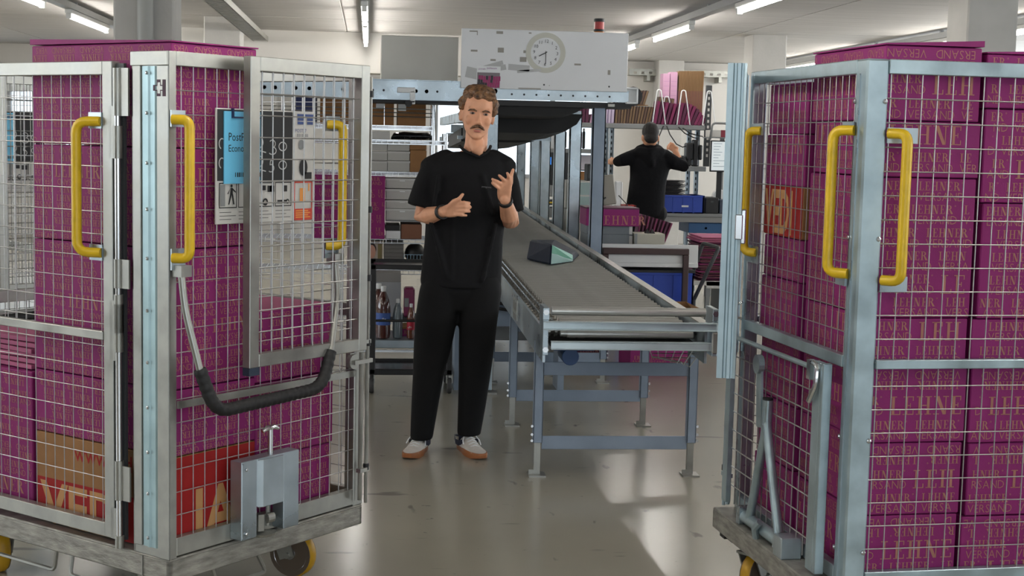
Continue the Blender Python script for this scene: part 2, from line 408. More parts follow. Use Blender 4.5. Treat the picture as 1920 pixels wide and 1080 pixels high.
def caster(parent, x, y, ang, z=.20, r=.088):
    c = MB()
    c.box((x-.055, y-.055, z-.012), (x+.055, y+.055, z))
    c.x = M.Translation((x, y, 0)) @ M.Rotation(ang, 4, 'Z')
    c.cyl((0, 0, z-.035), (0, 0, z-.01), .032, 12)
    for s in (-1, 1):
        c.add([(-.035, s*.034, z-.03), (.035, s*.034, z-.03), (.045+.02, s*.036, r), (.01, s*.036, r-.02), (-.035, s*.040, z-.03), (.035, s*.040, z-.03), (.045+.02, s*.042, r), (.01, s*.042, r-.02)],
              [(0, 1, 2, 3), (7, 6, 5, 4), (0, 4, 5, 1), (1, 5, 6, 2), (2, 6, 7, 3), (3, 7, 4, 0)])
    c.box((-.04, -.042, z-.034), (.04, .042, z-.026)); c.cyl((.04, -.05, r), (.04, .05, r), .011, 8)
    o = c.build('caster', galv, parent, fix=True)
    wm = MB(); wm.x = c.x
    wm.lathe([(.064, -.018), (.080, -.022), (r, -.012), (r, .012), (.080, .022), (.064, .018)], (.04, 0, r), 28, 'y')
    wm.cur = 1; wm.lathe([(.064, -.0215), (.0815, -.0235), (.0815, -.0210)], (.04, 0, r), 28, 'y'); wm.lathe([(.0815, .0210), (.0815, .0235), (.064, .0215)], (.04, 0, r), 28, 'y')
    wm.build('tyre', [tyrem, tyrein], o, smooth=40, fix=True)
    hm = MB(); hm.x = c.x
    hm.lathe([(.005, -.026), (.02, -.026), (.024, -.016), (.055, -.014), (.066, -.022), (.066, .022), (.055, .014), (.024, .016), (.02, .026), (.005, .026)], (.04, 0, r), 24, 'y')
    hm.build('hub', chrome, o, smooth=40, fix=True)
def deck(t, W, D, y0=0):
    mb = MB(); mb.box((0, y0, .262), (W, D, .272))
    e = .018
    for a, b_ in (((0, y0, .198), (W, y0+e, .266)), ((0, D-e, .198), (W, D, .266)), ((0, y0, .198), (e, D, .266)), ((W-e, y0, .198), (W, D, .266))): mb.box(a, b_)
    for yy in (y0+.2, D/2, D-.2): mb.box((e, yy-.02, .2), (W-e, yy+.02, .262))
    d = mb.build('deck', deckm, t, bevel=.004)
    w_ = MB()
    for x in (0, W): w_.box((x-.004, y0+.12, .2), (x+.004, y0+.124, .265))
    pieces(w_, 'weld_seam', galv, d)
def rivets(t, pts, axis='y', s=-1, r=.006, name='rivet'):
    mb = MB()
    for x, y, z in pts: mb.lathe([(r, 0), (r*.9, .004), (r*.4, .006)] if s > 0 else [(r*.4, -.006), (r*.9, -.004), (r, 0)], (x, y, z), 8, axis)
    return mb.build(name, chrome, t, kind='stuff')

def cage_common(t, W, D, yc):
    """posts, rails and wire panels shared by both carts: end panel at y = yc, sides at x = 0 and W, back at y = D"""
    for x, y in ((0, D-.04), (W-.04, D-.04)): MB().box((x, y, .272), (x+.04, y+.04, 1.825)).build('corner_post', galv, t, bevel=.003)
    for y in (D-.03,): 
        for z in (1.775, .95, .285): MB().box((.04, y, z), (W-.04, y+.025, z+.045)).build('rail', galv, t, bevel=.002)
    bp = MB(); wires(bp, .04, W-.04, .33, 1.775, D-.015, 18, 20, n=4); bp.build('wire_mesh', wirem, t, kind='stuff')

def left_cart(t):
    W, D = .905, 1.22
    deck(t, W, D); cage_common(t, W, D, 0)
    for x, y, a in ((.75, .239, R(-76)), (.13, .2, R(20)), (.77, 1.02, R(75)), (.13, 1.02, R(70))): caster(t, x, y, a)
    # near corner post: bright corner angle plus corrugated side panel
    p = MB(); p.box((0, 0, .272), (.022, .006, 1.825)); p.box((0, 0, .272), (.004, .165, 1.825)); p.box((.018, 0, .272), (.03, .03, 1.825)); p.box((0, .152, .272), (.03, .165, 1.825))
    p.box((-.006, 0, 1.782), (.0, .165, 1.825)); p.box((-.003, .0, .272), (.0, .05, 1.782)); p.box((-.008, .118, .3), (0, .152, 1.782))
    post = p.build('corner_post', galv, t, bevel=.0015)
    c = MB()
    prof = [(0, .052), (-.003, .058), (-.003, .078), (-.0075, .083), (-.0075, .09), (-.003, .095), (-.003, .114), (0, .118)]
    c.loft([[(x, y, z) for x, y in prof] for z in (.30, 1.78)]); c.build('corrugated_panel', mat('pale_blue_zinc', (164, 190, 194), .4, .6, .15, 8), post, fix=True)
    rivets(post, [(-.008, .086, z) for z in (1.76, 1.64, 1.49, 1.35, 1.20, 1.04, .88, .74, .60, .47, .33)], 'x', -1)
    s = MB()   # cut-out cross emblem in the corner panel
    e = -.0034
    def cross(yc, k):
        a, b2 = .02*k, .007*k
        return [(yc-b2, a), (yc+b2, a), (yc+b2, b2), (yc+a, b2), (yc+a, -b2), (yc+b2, -b2), (yc+b2, -a), (yc-b2, -a), (yc-b2, -b2), (yc-a, -b2), (yc-a, b2), (yc-b2, b2)]
    o1 = cross(.04, 1.25); i1 = cross(.04, .82); n = 12
    s.add([(e, y, 1.715+z) for y, z in o1]+[(e, y, 1.715+z) for y, z in i1], [(i, (i+1) % n, n+(i+1) % n, n+i) for i in range(n)])
    s.add([(e, y, z) for y, z in ((.024, 1.74), (.009, 1.74), (.009, 1.69), (.024, 1.69))], [(0, 1, 2, 3)])
    s.build('cut_out_emblem', mat('dark_cut_out', (60, 24, 46), .6), post)
    # hinge rod with knuckles
    h = MB(); h.cyl((-.012, .215, .275), (-.012, .215, 1.77), .0105, 14)
    hr = h.build('hinge_rod', chrome, t, smooth=40)
    k = MB()
    for z0, z1 in ((1.63, 1.775), (1.50, 1.60), (1.10, 1.19), (.90, 1.05), (.96, 1.08), (.43, .555), (.275, .315)):
        k.cyl((-.012, .215, z0), (-.012, .215, z1), .0145, 12)
    for z0, z1 in ((1.63, 1.775), (1.10, 1.19), (.43, .54)): k.box((-.014, .165, z0), (-.008, .21, z1))
    for z0, z1 in ((1.50, 1.66), (.87, 1.06), (.30, .40)): k.box((-.014, .22, z0), (-.006, .255, z1))
    pieces(k, 'hinge_knuckle', galv, hr, 40)
    MB().box((.0, .20, .3), (.01, .236, 1.79)).build('hinge_strip', dgrey, t)
    # side door (x = 0)
    d = MB(); d.box((-.014, .24, .30), (.02, .285, 1.797)); d.box((-.014, 1.14, .30), (.02, 1.18, 1.797))
    d.box((-.014, .285, 1.755), (.018, 1.14, 1.797)); d.box((-.014, .285, .30), (.018, 1.14, .345))
    sd = d.build('side_door', galv, t, bevel=.002)
    MB().box((-.018, .285, .93), (.004, 1.14, .958)).build('middle_rail', galv, sd, bevel=.002)
    wm = swap(MB()); wires(wm, .285, 1.14, .345, 1.755, .0, 18, 20); wm.x = M(((0, 1, 0, 0), (1, 0, 0, 0), (0, 0, 1, 0), (0, 0, 0, 1)))
    wm2 = MB(); wm2.x = M(((0, 1, 0, 0), (1, 0, 0, 0), (0, 0, 1, 0), (0, 0, 0, 1))); wires(wm2, .285, 1.14, .345, 1.755, 0, 18, 20); wm2.build('wire_mesh', wirem, sd, kind='stuff')
    handle(sd, [(-.016, .29, 1.612), (-.05, .365, 1.612), (-.05, .365, 1.205), (-.016, .29, 1.205)],
           plates=(((-.018, .285, 1.59), (-.012, .345, 1.64)), ((-.018, .285, 1.18), (-.012, .345, 1.23))))
    lo = MB()
    for y0, y1 in ((.17, .50), (.58, .92)): lo.tube(fillet([(.03, y0, .2), (.02, y0, .125), (.02, y1, .125), (.03, y1, .2)], .02, 3), .007, 6)
    lo.tube(fillet([(.22, .05, .2), (.25, .05, .115), (.47, .05, .115), (.42, .05, .2)], .02, 3), .007, 6)
    pieces(lo, 'foot_loop', galv, t, 40)
    # far side
    for z in (1.775, .95, .285): MB().box((W-.03, .05, z), (W, D-.04, z+.045)).build('rail', galv, t, bevel=.002)
    fw = MB(); fw.x = M(((0, -1, 0, W-.02), (1, 0, 0, 0), (0, 0, 1, 0), (0, 0, 0, 1))); wires(fw, .06, D-.04, .33, 1.775, 0, 22, 20, n=4); fw.build('wire_mesh', wirem, t, kind='stuff')
    # end panel
    MB().box((W-.05, 0, .272), (W, .045, 1.825)).build('corner_post', galv, t, bevel=.003)
    MB().box((.03, 0, 1.782), (W-.05, .03, 1.825)).build('top_rail', galv, t, bevel=.002)
    MB().box((.03, 0, .278), (W-.05, .03, .335)).build('bottom_rail', galv, t, bevel=.002)
    MB().box((.03, -.008, .742), (W-.05, .0, .765)).build('middle_rail', galv, t)
    ew = MB(); wires(ew, .03, W-.05, .335, 1.782, .006, 17, 20); ew.build('wire_mesh', wirem, t, kind='stuff')
    handle(t, [(.006, -.008, 1.622), (.032, -.055, 1.622), (.032, -.055, 1.207), (.006, -.008, 1.207)],
           plates=(((.0, -.012, 1.60), (.055, -.006, 1.65)), ((.0, -.012, 1.17), (.055, -.006, 1.235))))
    handle(t, [(.69, -.006, 1.622), (.732, -.042, 1.622), (.732, -.042, 1.212), (.69, -.006, 1.212)],
           plates=(((.68, -.012, 1.60), (.75, -.006, 1.65)), ((.68, -.012, 1.17), (.75, -.006, 1.235))))
    # hanging push bar: steel arms and black ribbed grip
    arm = [(.02, -.03, 1.17), (.018, -.05, 1.05), (.045, -.085, .87)]; arm2 = [(.71, -.03, 1.17), (.705, -.05, 1.05), (.632, -.085, .86)]
    u = MB(); u.tube(fillet(arm, .05), .0115, 10); u.tube(fillet(arm2, .05), .0115, 10)
    u.box((.008, -.045, 1.15), (.05, -.005, 1.185)); u.box((.695, -.045, 1.15), (.74, -.005, 1.185))
    ph = pieces(u, 'push_bar_arm', galv, t, 40)[0]
    path = fillet([(.045, -.085, .872), (.085, -.11, .736), (.565, -.11, .752), (.632, -.085, .862)], .06, 7); fine = []
    for a, b_ in zip(path, path[1:]):
        n_ = max(1, int((a-b_).length/.006)); fine += [a.lerp(b_, i/n_) for i in range(n_)]
    fine.append(path[-1]); dist = 0; rs = []
    for i, p_ in enumerate(fine):
        if i: dist += (p_-fine[i-1]).length
        rs.append(.0185+.0028*abs(sin(dist*pi/.024)))
    MB().tube(fine, rs, 12).build('ribbed_grip', rubber, ph, smooth=60)
    # coupling box with T handle
    k = MB(); k.x = M.Translation((.0568, 0, 0)) @ M.Diagonal((.877, .6, 1, 1)); k.box((.226, -.085, .285), (.305, -.0, .542)); k.box((.445, -.085, .285), (.528, 0, .542)); k.box((.305, -.085, .385), (.445, 0, .542))
    k.prism([(.305, -.085), (.325, -.105), (.43, -.105), (.445, -.085)], .382, .538); k.box((.226, -.09, .29), (.236, -.085, .535))
    cb = k.build('coupling_box', galv2, t, bevel=.002)
    rivets(cb, [(.275, -.0515, .515), (.275, -.0515, .305)], 'y', 1)
    k = MB(); k.cyl((.405, -.03, .54), (.405, -.03, .625), .009, 10); k.tube([(.369, -.03, .622), (.387, -.03, .63), (.423, -.03, .63), (.441, -.03, .622)], [.006, .009, .009, .006], 8)
    k.build('t_handle', chrome, cb, smooth=40)
    k = MB(); k.x = M.Translation((.0568, 0, 0)) @ M.Diagonal((.877, .6, 1, 1)); k.prism([(.33, -.06), (.35, -.075), (.37, -.03), (.34, -.02)], .295, .35); k.cyl((.375, -.06, .33), (.41, -.06, .33), .016, 12); k.lathe([(.01, .272), (.045, .274), (.05, .283), (.03, .288)], (.375, -.05, 0), 16)
    k.cyl((.40, -.03, .30), (.40, -.03, .39), .01, 8); k.build('latch', galv, cb, fix=True)
    # information board on the end panel
    b_ = MB().box((.178, -.014, 1.302), (.625, -.006, 1.662)).build('information_board', offw, t, bevel=.002)
    yb = -.0145
    MB().box((.182, yb-.001, 1.437), (.515, yb, 1.658)).build('chalkboard', mat('chalkboard', (38, 39, 40), .7), b_)
    def flat(name, m, fn, parent=b_):
        mb = MB(); mb.x = M.Translation((0, yb-.0022, 0)) @ M(((1, 0, 0, 0), (0, 0, -1, 0), (0, 1, 0, 0), (0, 0, 0, 1))); fn(mb); return mb.build(name, m, parent, kind='stuff')
    def rect(mb, x0, z0, x1, z1, k=0): mb.add([(x0, z0, k), (x1, z0, k), (x1, z1, k), (x0, z1, k)], [(0, 1, 2, 3)])
    def frame(mb, x0, z0, x1, z1, w_=.004):
        rect(mb, x0, z0, x1, z0+w_); rect(mb, x0, z1-w_, x1, z1); rect(mb, x0, z0, x0+w_, z1); rect(mb, x1-w_, z0, x1, z1)
    card = MB().box((.206, yb-.006, 1.428), (.362, yb-.002, 1.653)).build('blue_card', mat('light_blue_card', (106, 190, 226), .5), b_, label='light blue card reading PostPac Economy')
    def ct(mb):
        mb.x = M.Translation((0, yb-.0068, 0)) @ M(((1, 0, 0, 0), (0, 0, -1, 0), (0, 1, 0, 0), (0, 0, 0, 1)))
        put_text(mb, 'PostPac', .222, 1.562, .036, sx=.86); put_text(mb, 'Economy', .222, 1.528, .031, sx=.86)
        for i in range(14): rect(mb, .252+i*.008, 1.449, .252+i*.008+(.005 if i % 3 else .003), 1.463)
    flat('card_lettering', inkblack, ct, card)
    cl = MB(); cl.box((.236, yb-.012, 1.632), (.243, yb-.004, 1.662)); cl.box((.243, yb-.01, 1.632), (.36, yb-.006, 1.637)); cl.build('clip', mat('dark_blue_clip', (40, 48, 84), .4), card)
    def chalk(mb):
        def st(pts, w_=.0035):
            for (a, b2), (c, d2) in zip(pts, pts[1:]):
                L = math.hypot(c-a, d2-b2) or 1; nx, nz = -(d2-b2)/L*w_/2, (c-a)/L*w_/2
                mb.add([(a-nx, b2-nz, 0), (c-nx, d2-nz, 0), (c+nx, d2+nz, 0), (a+nx, b2+nz, 0)], [(0, 1, 2, 3)])
        def arc(cx, cz, rx, rz, a0, a1, n=12): return [(cx+rx*cos(R(a0+(a1-a0)*i/n)), cz+rz*sin(R(a0+(a1-a0)*i/n))) for i in range(n+1)]
        for z0, three in ((1.532, True), (1.472, False)):
            st(arc(.358, z0+.026, .02, .018, 150, -40)+[(.345, z0-.006), (.352, z0+.002), (.392, z0-.006)])
            if three: st(arc(.42, z0+.022, .014, .012, 140, -80)+arc(.42, z0, .018, .012, 80, -140))
            else: st([(.432, z0+.032), (.412, z0+.028), (.41, z0+.014)]+arc(.414, z0+.004, .014, .012, 90, -130))
            st(arc(.468, z0+.014, .018, .014, 0, 360))
            st(arc(.20, z0+.02, .012, .016, 60, 250))
    flat('chalk_writing', mat('chalk', (190, 190, 188), .9), chalk)
    def picto(mb):
        for i in range(4): frame(mb, .188+i*.082, 1.352, .188+i*.082+.076, 1.431, .003)
        x = .241; z = 1.395   # walking figure
        mb.add([(x+.005*cos(t), z+.026+.005*sin(t), 0) for t in [pi/4*i for i in range(8)]], [tuple(range(8))])
        for poly in ([(x-.006, z), (x+.006, z), (x+.005, z+.02), (x-.004, z+.02)], [(x-.006, z), (x+.001, z), (x-.009, z-.032), (x-.014, z-.032)], [(x, z), (x+.007, z), (x+.013, z-.032), (x+.007, z-.032)],
                     [(x-.004, z+.02), (x-.007, z+.016), (x-.018, z+.002), (x-.014, z)], [(x+.005, z+.019), (x+.002, z+.014), (x+.018, z+.004), (x+.019, z+.008)]):
            mb.add([(a, c, 0) for a, c in poly], [(0, 1, 2, 3)])
        for xx in (.40, .41, .47): rect(mb, xx, 1.40, xx+.02, 1.42)
        rect(mb, .445, 1.362, .49, 1.373); rect(mb, .372, 1.405, .392, 1.421)
        for xx, rr in ((.39, .012), (.492, .008)):
            mb.add([(xx+rr*cos(t), 1.368+rr*sin(t), 0) for t in [pi/6*i for i in range(12)]]+[(xx+rr*.5*cos(t), 1.368+rr*.5*sin(t), 0) for t in [pi/6*i for i in range(12)]], [(i, (i+1) % 12, 12+(i+1) % 12, 12+i) for i in range(12)])
        for i in range(4):
            for j in range(3): rect(mb, .19+i*.082, 1.338-j*.011, .19+i*.082+.05+.02*((i+j) % 2), 1.3395-j*.011)
        mb.add([(.566+.02*cos(t), 1.478+.028*sin(t), 0) for t in [pi/8*i for i in range(16)]], [tuple(range(16))])
        rect(mb, .57, 1.44, .606, 1.462)
    flat('pictogram', inkblack, picto)
    def gsh(mb):
        rect(mb, .194, 1.358, .214, 1.425, -.0004); rect(mb, .30, 1.36, .33, 1.42, -.0004)
        for i in range(7): rect(mb, .535+i*.008, 1.578, .535+i*.008+.004, 1.588)
        mb.add([(.556+.014*cos(t), 1.553+.016*sin(t), 0) for t in [pi/8*i for i in range(16)]], [tuple(range(16))])
    flat('grey_print', greyp, gsh)
    def bl(mb):
        rect(mb, .535, 1.642, .612, 1.653)
        for i in (0, 1):
            for j in (0, 1): rect(mb, .537+i*.045, 1.619+j*.012, .565+i*.045, 1.628+j*.012)
        put_text(mb, 'POST27', .525, 1.593, .016)
    flat('blue_print', mat('blue_print', (54, 76, 130), .6), bl)
    def rd(mb): frame(mb, .522, 1.304, .61, 1.432, .005); rect(mb, .527, 1.309, .605, 1.342)
    flat('red_border', mat('red_orange_print', (196, 66, 48), .6), rd)
    def orr(mb):
        for i in range(4): rect(mb, .53, 1.312+i*.007, .60-.01*(i % 2), 1.316+i*.007, .0006)
        rect(mb, .55, 1.365, .575, 1.41); rect(mb, .59, 1.40, .596, 1.425)
    flat('orange_print', mat('orange_print', (228, 150, 70), .6), orr)
    # half door folded flat over the end panel, hung at its right edge
    x0, x1, z0, z1, y0, y1 = .255, .820, .848, 1.824, -.085, -.052
    d = MB(); d.box((x0, y0, z0), (x0+.042, y1, z1)); d.box((x1-.042, y0, z0), (x1, y1, z1)); d.box((x0+.042, y0, z1-.045), (x1-.042, y1, z1)); d.box((x0+.042, y0, z0), (x1-.042, y1, z0+.042))
    hd = d.build('half_door', galv, t, bevel=.002)
    dw = MB(); wires(dw, x0+.042, x1-.042, z0+.042, z1-.045, (y0+y1)/2, 10, 13, r=.0023); dw.build('wire_mesh', wirem, hd, kind='stuff')
    k = MB(); k.box((x0, y0+.002, z0-.025), (x0+.045, y1-.002, z0)); k.build('end_cap', mat('dark_blue_cap', (40, 52, 70), .5), hd)
    k = MB(); k.cyl((W-.018, -.03, .285), (W-.018, -.03, 1.79), .0065, 8); k.cyl((W-.05, -.03, .30), (W-.05, -.03, .83), .008, 8)
    for z in (.86, .40): k.box((W-.06, -.04, z), (W-.01, -.02, z+.014))
    rd_ = k.build('lock_rod', galv, t, smooth=40)
    k = MB()
    for z in (1.72, 1.32, 1.08, .85, .405): k.lathe([(.0066, z), (.011, z), (.011, z+.022), (.0066, z+.022)], (W-.018, -.03, 0), 10)
    pieces(k, 'rubber_ring', black, rd_)
    k = MB(); k.cyl((W-.085, -.03, .80), (W-.085, -.012, .80), .026, 14); k.box((W-.10, -.045, .792), (W-.005, -.03, .806)); k.box((W-.095, -.018, .78), (W-.075, 0, .83)); k.build('lock_knob', galv, t, smooth=40)

def right_cart(t):
    W, D, yc = .97, 1.30, .08
    deck(t, W, D); cage_common(t, W, D, yc)
    for x, y, a in ((.24, .07, R(120)), (.86, .16, R(-30)), (.11, 1.08, R(-35)), (.86, 1.08, R(-20))): caster(t, x, y, a)
    br = MB(); br.box((.0, .03, .165), (.05, .10, .2)); br.box((-.02, .06, .15), (.05, .075, .175)); br.build('brake_pedal', black, t)
    MB().box((W-.075, yc, .272), (W, yc+.07, 1.842)).build('corner_post', galvb, t, bevel=.006)
    MB().box((W-.045, yc-.003, .285), (W-.040, yc, 1.80)).build('post_seam', galv2, t)
    MB().box((0, yc, .272), (.035, yc+.05, 1.842)).build('corner_post', galv2, t, bevel=.003)
    # end panel: top rail, upper wire panel, lower gate
    MB().box((.035, yc, 1.80), (W-.075, yc+.03, 1.842)).build('top_rail', galvb, t, bevel=.002)
    MB().box((.035, yc-.004, .93), (W-.075, yc+.026, .965)).build('middle_rail', galvb, t, bevel=.002)
    MB().box((.035, yc, .275), (W-.075, yc+.03, .32)).build('bottom_rail', galvb, t, bevel=.002)
    uw = MB(); wires(uw, .035, W-.075, .965, 1.80, yc+.012, 18, 12); uw.build('wire_mesh', wirem, t, kind='stuff')
    g = MB(); g.box((.0, yc-.05, .30), (.045, yc-.03, .93)); g.box((W-.175, yc-.05, .285), (W-.12, yc-.03, .935)); g.box((W-.12, yc-.05, .285), (W-.1, yc-.02, .935))
    gate = pieces(g, 'gate_stile', galvb, t, bevel=.002)[0]
    gw = MB(); wires(gw, .045, W-.175, .30, .90, yc-.026, 14, 9, r=.0024, proud=.006, ext=.04); gw.build('wire_mesh', wirem, gate, kind='stuff')
    MB().cyl((.0, yc-.045, .905), (W-.19, yc-.045, .91), .0085, 10).build('gate_rod', galvb, gate, smooth=40)
    k = MB(); k.box((W-.20, yc-.062, .875), (W-.175, yc-.04, .935)); k.tube(fillet([(W-.165, yc-.055, .93), (W-.13, yc-.055, .925), (W-.125, yc-.06, .87), (W-.165, yc-.065, .81)], .02), .0085, 8); k.build('hook', chrome, gate, smooth=40)
    # tow bar folded up: flat drawbar with eye, A-shaped tubes, hinge tube, bracket
    y = .03
    k = MB(); k.tube([(.425, y, .745), (.42, y, .66)], .018, 12); k.tube(fillet([(.42, y, .68), (.41, y, .62), (.30, y+.0, .31)], .06), .0155, 12); k.tube(fillet([(.42, y, .68), (.44, y, .62), (.575, y, .315)], .06), .0155, 12)
    tb = k.build('tow_bar', galvb, t, smooth=40)
    k = MB(); k.bar((.365, y-.01, .845), (.385, y-.01, .645), .008, .045, (1, 0, 0)); k.lathe([(.014, -.008), (.032, -.008), (.032, .012), (.014, .012)], (.365, y-.012, .855), 16, 'y')
    k.build('drawbar_eye', galvb, tb, fix=True)
    MB().cyl((.425, y, .745), (.425, y, .752), .0175, 12).build('end_cap', black, tb)
    k = MB(); k.cyl((.245, .035, .30), (.61, .035, .305), .022, 14); k.tube([(.42, .01, .275), (.43, .0, .31), (.45, .01, .335)], .012, 8); k.build('hinge_tube', galvb, tb, smooth=40)
    k = MB(); k.box((.60, .0, .272), (.67, .07, .342)); k.box((.59, -.0, .29), (.60, .07, .325)); k.box((.215, .01, .272), (.245, .07, .335)); pieces(k, 'hinge_bracket', galv2, tb, bevel=.003)
    handle(t, [(W-.06, yc-.004, 1.635), (W-.105, yc-.05, 1.635), (W-.105, yc-.05, 1.212), (W-.06, yc-.004, 1.212)], plates=(((W-.13, yc-.012, 1.62), (W-.06, yc-.004, 1.66)), ((W-.13, yc-.012, 1.175), (W-.06, yc-.004, 1.22))))
    handle(t, [(.145, yc-.004, 1.635), (.090, yc-.035, 1.635), (.090, yc-.035, 1.212), (.145, yc-.004, 1.212)], plates=(((.05, yc-.01, 1.62), (.17, yc-.004, 1.66)), ((.05, yc-.01, 1.175), (.17, yc-.004, 1.235))))
    k = MB(); k.tube(fillet([(.02, yc-.03, 1.11), (.035, yc-.05, 1.11), (.035, yc-.05, .99), (.015, yc-.05, .965)], .02), .006, 8); k.tube(fillet([(.06, yc-.02, 1.03), (.045, yc-.04, 1.02), (.045, yc-.04, .975), (.06, yc-.02, .97)], .015), .005, 8); k.build('latch_handle', chrome, t, smooth=40)
    # open half door, swung outwards and seen edge-on
    a = R(-20); HD = M.Translation((0, yc-.0, 0)) @ M.Rotation(a, 4, 'Z') @ M.Rotation(pi, 4, 'Z') @ M.Rotation(0, 4, 'Z')
    HD = M.Translation((-.02, yc-.02, 0)) @ M.Rotation(R(-21.6), 4, 'Z')
    d = MB(); d.x = HD; y0, y1 = -.03, .03; L = .585
    d.box((0, -.02, .845), (.04, .02, 1.83)); d.box((.04, -.018, 1.79), (L-.05, .018, 1.83)); d.box((.04, -.018, .845), (L-.05, .018, .885))
    prof = [(L-.055, -.03), (L, -.03), (L, -.012), (L-.006, -.008), (L-.006, -.002), (L, .002), (L, .012), (L-.006, .015), (L-.006, .02), (L, .03), (L-.055, .03)]
    d.loft([[(x, y_, z) for x, y_ in prof] for z in (.835, 1.842)])
    od = d.build('half_door', galvb, t, fix=True)
    dw = MB(); dw.x = HD; wires(dw, .04, L-.055, .885, 1.79, 0, 10, 12, r=.0023); dw.build('wire_mesh', wirem, od, kind='stuff')
    k = MB(); k.x = HD; k.box((L-.02, .012, 1.285), (L+.012, .036, 1.365)); k.box((L-.05, .03, 1.27), (L-.01, .045, 1.38)); k.build('latch_plate', chrome, od, bevel=.003)
    k = MB(); k.cyl((-.015, yc-.035, .275), (-.015, yc-.035, .86), .0065, 8); k.cyl((.012, yc-.03, .285), (.012, yc-.03, .86), .0085, 8); k.cyl((-.005, yc-.02, .285), (-.005, yc-.02, .86), .006, 8); k.box((-.025, yc-.045, .385), (.03, yc-.02, .40))
    lr = k.build('lock_rod', galvb, t, smooth=40)
    k = MB(); k.lathe([(.0066, .405), (.012, .405), (.012, .425), (.0066, .425)], (-.015, yc-.035, 0), 10); k.build('rubber_ring', black, lr)
    # right side panel (x = W)
    s = W
    MB().box((s-.03, yc+.07, 1.80), (s, D-.04, 1.842)).build('top_rail', galvb, t, bevel=.002)
    MB().box((s-.022, yc+.07, .935), (s+.006, D-.04, .962)).build('middle_rail', galvb, t, bevel=.002)
    MB().box((s-.03, yc+.07, .272), (s, D-.04, .318)).build('bottom_rail', galvb, t, bevel=.002)
    sw = MB(); sw.x = M(((0, -1, 0, s-.008), (1, 0, 0, 0), (0, 0, 1, 0), (0, 0, 0, 1))); wires(sw, yc+.055, D-.04, .318, 1.80, 0, 23, 21, r=.002); sw.build('wire_mesh', wirem, t, kind='stuff')
    handle(t, [(s+.004, yc+.075, 1.628), (s+.05, yc+.112, 1.628), (s+.05, yc+.112, 1.20), (s+.004, yc+.075, 1.20)], plates=(((s, yc+.07, 1.60), (s+.006, yc+.165, 1.645)), ((s, yc+.07, 1.165), (s+.006, yc+.155, 1.21))))
    rivets(t, [(s+.0, yc+.06, z) for z in (1.72, 1.32, .72, .38)], 'x', 1, .008); rivets(t, [(W-.07, yc, z) for z in (1.72, 1.32, .72, .38)], 'y', 1, .008)
    # left side
    for z in (1.80, .935, .275): MB().box((0, yc+.05, z), (.03, D-.04, z+.04)).build('rail', galvb, t, bevel=.002)
    fw = MB(); fw.x = M(((0, -1, 0, .02), (1, 0, 0, 0), (0, 0, 1, 0), (0, 0, 0, 1))); wires(fw, yc+.05, D-.04, .315, 1.80, 0, 22, 20, n=4); fw.build('wire_mesh', wirem, t, kind='stuff')

CL = (V((-.597, 4.406, 0)), R(49.5)); CR = (V((1.261, 5.035, 0)), R(-85))
lc = thing('roll_cage', 'galvanised roll cage with chalkboard, folded half door, coupling box and black push bar', 'cart', CL[0], CL[1], 'post roll cages')
left_cart(lc)
rc = thing('roll_cage', 'galvanised roll cage with folded A-shaped tow bar and half door swung open', 'cart', CR[0], CR[1], 'post roll cages')
right_cart(rc)
# a third cage stands behind the left one
bc = copy_tree(lc); bc.location = (-1.87, 6.45, 0); bc.rotation_euler.z = R(42); bc['label'] = 'roll cage with a second information board, behind the left roll cage'
# ---------------------------------------------------------------- cartons
def carton(label, frame, x0, x1, y0, y1, z0, z1, faces, group, seed=0, s=1.0, m=None, lid=False, tilt=0):
    o, a = frame; cx, cy = (x0+x1)/2, (y0+y1)/2
    hx, hy, h = (x1-x0)/2, (y1-y0)/2, z1-z0
    mb = MB(); mb.box((-hx, -hy, 0), (hx, hy, h))
    root = mb.build('carton', m or magenta, bevel=.003)
    root.location = o + M.Rotation(a, 3, 'Z') @ V((cx, cy, z0)); root.rotation_euler.z = a+tilt
    tag(root, label, 'carton', group)
    pm = MB(); g = .0008
    for side, rows in faces:
        if side == 'end': pm.x = M.Translation((-hx, -hy-g, 0)) @ M(((1, 0, 0, 0), (0, 0, -1, 0), (0, 1, 0, 0), (0, 0, 0, 1))); wd = 2*hx
        elif side == 'x0': pm.x = M.Translation((-hx-g, hy, 0)) @ M(((0, 0, -1, 0), (-1, 0, 0, 0), (0, 1, 0, 0), (0, 0, 0, 1))); wd = 2*hy
        else: pm.x = M.Translation((hx+g, -hy, 0)) @ M(((0, 0, 1, 0), (1, 0, 0, 0), (0, 1, 0, 0), (0, 0, 0, 1))); wd = 2*hy
        carton_print(pm, wd, h, rows, seed*7+len(side), s, x0=.02*(seed % 5))
    if pm.f: pm.build('printed_lettering', ink, root, kind='stuff')
    if lid:
        k = MB(); k.add([(-hx-.004, -hy-.004, h+.002), (hx+.004, -hy-.004, h+.002), (hx+.004, hy+.004, h+.004), (-hx-.004, hy+.004, h+.004), (-hx-.004, -hy-.004, h+.006), (hx+.004, -hy-.004, h+.006), (hx+.004, hy+.004, h+.022), (-hx-.004, hy+.004, h+.022)],
                       [(3, 2, 1, 0), (4, 5, 6, 7), (0, 1, 5, 4), (1, 2, 6, 5), (2, 3, 7, 6), (3, 0, 4, 7)]); k.build('lid', magenta, root)
    return root
GL, GR = 'magenta cartons in the cage with the push bar', 'magenta cartons in the cage with the tow bar'
